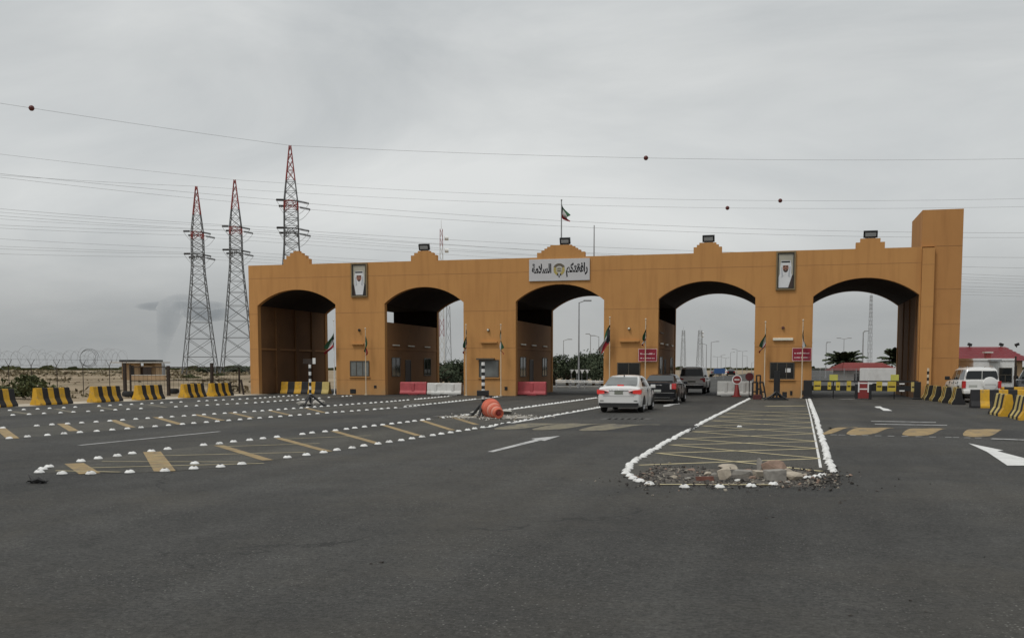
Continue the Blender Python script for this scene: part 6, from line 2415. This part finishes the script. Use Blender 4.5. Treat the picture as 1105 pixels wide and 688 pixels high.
for k, (u, lab) in enumerate(((1046, 'black floodlight on the left end of the long red roof'), (1080, 'small black floodlight in the middle of the long red roof'), (1097, 'black floodlight on the right end of the long red roof'))):
    q = AT(u, 373.2, 103.5)
    s = thing('roof_floodlight', lab, 'floodlight', (q.x, q.y, q.z - .15), YAW, 'floodlights on the red roof')
    mb = MB()
    mb.tube((0, 0, 0), (0, 0, .2), .05, .05, 6)
    mb.build('bracket', 'black', s)
    mb = MB()
    mb.obox((.04, 0, .30), (.40, .25, .26), Matrix.Rotation(R(20 * (1 if k != 2 else -1)), 3, 'Y'))
    mb.build('housing', 'black', s, bevel=.02)
hip_building(909, 973, 399.0, 390.5, 88, 'low building with a faded red roof seen through the rightmost arch', 'roof_red_b', 'wall_pale', dep=5, hip=.9, windows=5)
# white cabin
a, c = AT(1051, 400, 60), AT(1094, 400, 60)
W = (c - a).length
cb_ = thing('white_cabin', 'white portable cabin with a dark window behind the white four-wheel drive', 'cabin', ((a.x + c.x) / 2, (a.y + c.y) / 2, 0), R(8))
H = AT(1070, 386.5, 60).z
mb = MB()
mb.box(-W / 2, W / 2, 0, 3.6, .1, H - .12)
for k in range(26):
    x = -W / 2 + W * (k + .5) / 26
    mb.box(x - .02, x + .02, -.012, 0, .12, H - .14)
mb.build('wall', 'white', cb_)
mb = MB()
mb.box(-W / 2 - .05, W / 2 + .05, -.06, 3.66, H - .118, H)
mb.box(-.35, .25, -.5, -.061, H - .16, H - .06, 1)
mb.build('roof', ['white', 'pole_grey'], cb_)
mb = MB()
mb.box(.28, 1.0, -.05, -.013, .95, 1.8)
w = mb.build('window', 'alu', cb_)
mb = MB()
mb.box(.32, .96, -.06, -.051, 1.42, 1.76)
mb.box(.32, .60, -.06, -.051, 1.0, 1.36)
mb.box(.66, .96, -.06, -.051, 1.0, 1.36)
mb.build('pane', 'glass', w)
mb = MB()
mb.box(-.28, .02, .6, .9, H + .003, H + .32)
mb.box(-.36, .10, .5, 1.0, H + .323, H + .40, 1)
mb.build('roof_unit', ['red_paint', 'wall_pale'], cb_)
mb = MB()
mb.box(-W / 2, W / 2, -.02, 3.6, 0, .098)
mb.build('base_frame', 'trim', cb_)
b = AT(1095.5, 400, 58.5)
mb = MB()
mb.tube((0, 0, 0), (0, 0, AT(1095, 384, 58.5).z), .06, .05, 8)
tag(mb.build('dark_post', 'rust', loc=(b.x, b.y, 0)), 'thin dark post at the right corner of the white cabin', 'post')
b = G(1006.5, 434)
s = thing('striped_post', 'short black and white striped post at the foot of the tower', 'marker post', (b.x + .45, -1.2, 0))
mb = MB()
Hs = FP(1005, 397, -1.2).z
for i in range(10):
    mb.tube((0, 0, Hs * i / 10), (0, 0, Hs * (i + 1) / 10 - .002), .06, .06, 10, i % 2)
mb.build('pole', ['black', 'cream_pole'], s)
mb = MB()
mb.box(-.2, .2, -.2, .2, 0, .06)
mb.build('base', 'black', s)
# white fence and van-like canopy seen through the right arch
a, c = AT(872, 400, 84), AT(976, 400, 84)
s = thing('wire_mesh_fence', 'grey mesh fence on thin posts seen through the rightmost arch', 'fence', ((a.x + c.x) / 2, (a.y + c.y) / 2, 0), YAW)
W = (c - a).length
n = 9
for k in range(n):
    x = -W / 2 + W * k / (n - 1)
    mb = MB()
    mb.tube((x, 0, 0), (x, 0, 1.75), .03, .03, 6)
    mb.build('post', 'pole_grey', s)
mb = MB()
for z in (.1, .6, 1.15, 1.72):
    mb.tube((-W / 2, 0, z), (W / 2, 0, z), .016, .016, 4)
for k in range(90):
    x = -W / 2 + W * k / 89
    mb.tube((x, 0, .1), (x, 0, 1.72), .007, .007, 4, 0, False, False)
mb.build('mesh', 'pole_grey', s)
a, c = AT(937, 400, 80), AT(972, 400, 80)
s = thing('white_canopy', 'white box trailer in front of the low red roof, rightmost arch', 'trailer', ((a.x + c.x) / 2, (a.y + c.y) / 2, 0), YAW)
W = (c - a).length
mb = MB()
mb.box(-W / 2, W / 2, 0, 2.0, .35, AT(950, 397.0, 80).z)
mb.build('box', 'white', s, bevel=.03)
mb = MB()
for x in (-W * .3, W * .3):
    mb.tube((x, -.02, .3), (x, .2, .3), .3, .3, 14)
mb.build('wheel', 'tyre', s)
# blue sign and sundries through the fourth arch
q = AT(776.5, 401.5, 160)
s = thing('blue_sign', 'small blue road sign far beyond the fourth arch', 'sign', (q.x, q.y, 0), YAW)
mb = MB()
for x in (-.6, .6):
    mb.tube((x, .05, 0), (x, .05, 1.0), .05, .05, 6)
mb.build('post', 'pole_grey', s)
mb = MB()
mb.box(-.85, .85, -.03, .03, .9, 1.7)
mb.build('plate', 'blue', s)
# guard rail and white posts beyond the middle arch
a, c = G(601, 411.0, .55), G(662, 413.5, .55)
a, c = AT(600, 400, 92), AT(664, 400, 84)
s = thing('guard_rail', 'long white guard rail curving away behind the middle arch', 'guard rail', ((a.x + c.x) / 2, (a.y + c.y) / 2, 0))
o0 = Vector(((a.x + c.x) / 2, (a.y + c.y) / 2, 0))
mb = MB()
pts = [Vector((a.x, a.y, .62)).lerp(Vector((c.x, c.y, .62)), i / 8) - o0 for i in range(9)]
for p, q in zip(pts, pts[1:]):
    for z in (-.08, .05):
        mb.tube(p + Vector((0, 0, z)), q + Vector((0, 0, z)), .04, .04, 6)
mb.build('rail', 'white', s)
for p in pts[::2]:
    mb = MB()
    mb.box(p.x - .05, p.x + .05, p.y + .08, p.y + .18, 0, .68)
    mb.build('post', 'pole_grey', s)
a, c = AT(614, 400, 95), AT(637, 400, 95)
s = thing('parking_canopy', 'small white canopy on posts among the trees, middle arch', 'canopy', ((a.x + c.x) / 2, (a.y + c.y) / 2, 0), YAW)
W = (c - a).length
mb = MB()
zc = AT(625, 398.6, 95).z
for k in range(4):
    x = -W / 2 + W * (k + .5) / 4
    mb.prism_y([(x - W * .11, zc), (x + W * .11, zc), (x + W * .06, zc - .14), (x + .03, zc - .34), (x - .03, zc - .34), (x - W * .06, zc - .14)], 0, 1.2)
mb.build('roof', 'white', s)
mb = MB()
for k in range(4):
    x = -W / 2 + W * (k + .5) / 4
    mb.tube((x, .6, 0), (x, .6, zc - .2), .04, .04, 6)
mb.build('posts', 'pole_grey', s)

# ================================================================== SMOKE
def smoke_mesh():
    mb = MB()
    D = 900
    def rings(path, flat=1.0):
        rg = []
        for (u, v, r) in path:
            c = AT(u, v, D)
            k = D / FPX * r
            rg.append([(c.x + math.cos(YAW) * k * math.cos(2 * math.pi * i / 20), c.y + math.sin(YAW) * k * math.cos(2 * math.pi * i / 20) + .0 + k * .8 * math.sin(2 * math.pi * i / 20), c.z) for i in range(20)])
        return rg
    mb.loft(rings([(174, 397, 3), (175, 385, 4.5), (177, 370, 7), (180, 355, 10), (183, 342, 13), (187, 332, 17), (192, 325, 18), (196, 320, 14), (198, 317, 6)]), 0, True)
    c = AT(196, 330, D)
    mb.ball(c, 1.0, 18, 0, (D / FPX * 58, D / FPX * 18, D / FPX * 6))
    c = AT(226, 337, D)
    mb.ball(c, 1.0, 18, 0, (D / FPX * 34, D / FPX * 20, D / FPX * 10))
    return mb
sm_ = bpy.data.materials.new('smoke')
sm_.use_nodes = True
t = sm_.node_tree
t.nodes.clear()
o_ = t.nodes.new('ShaderNodeOutputMaterial')
v_ = t.nodes.new('ShaderNodeVolumePrincipled')
v_.inputs['Color'].default_value = (0.10, 0.17, 0.25, 1)
v_.inputs['Density'].default_value = 0.0055
sn_ = t.nodes.new('ShaderNodeTexNoise')
sn_.inputs['Scale'].default_value = 0.04
sn_.inputs['Detail'].default_value = 4
sg_ = t.nodes.new('ShaderNodeNewGeometry')
sr_ = t.nodes.new('ShaderNodeMapRange')
sr_.inputs['From Min'].default_value = 0.30
sr_.inputs['From Max'].default_value = 0.62
sr_.inputs['To Max'].default_value = 0.019
t.links.new(sg_.outputs['Position'], sn_.inputs['Vector'])
t.links.new(sn_.outputs['Fac'], sr_.inputs['Value'])
t.links.new(sr_.outputs[0], v_.inputs['Density'])
v_.inputs['Anisotropy'].default_value = 0.2
t.links.new(v_.outputs[0], o_.inputs['Volume'])
tag(smoke_mesh().build('smoke_plume', sm_), 'faint blue-grey smoke plume spreading flat far behind the leftmost pylon', 'smoke')
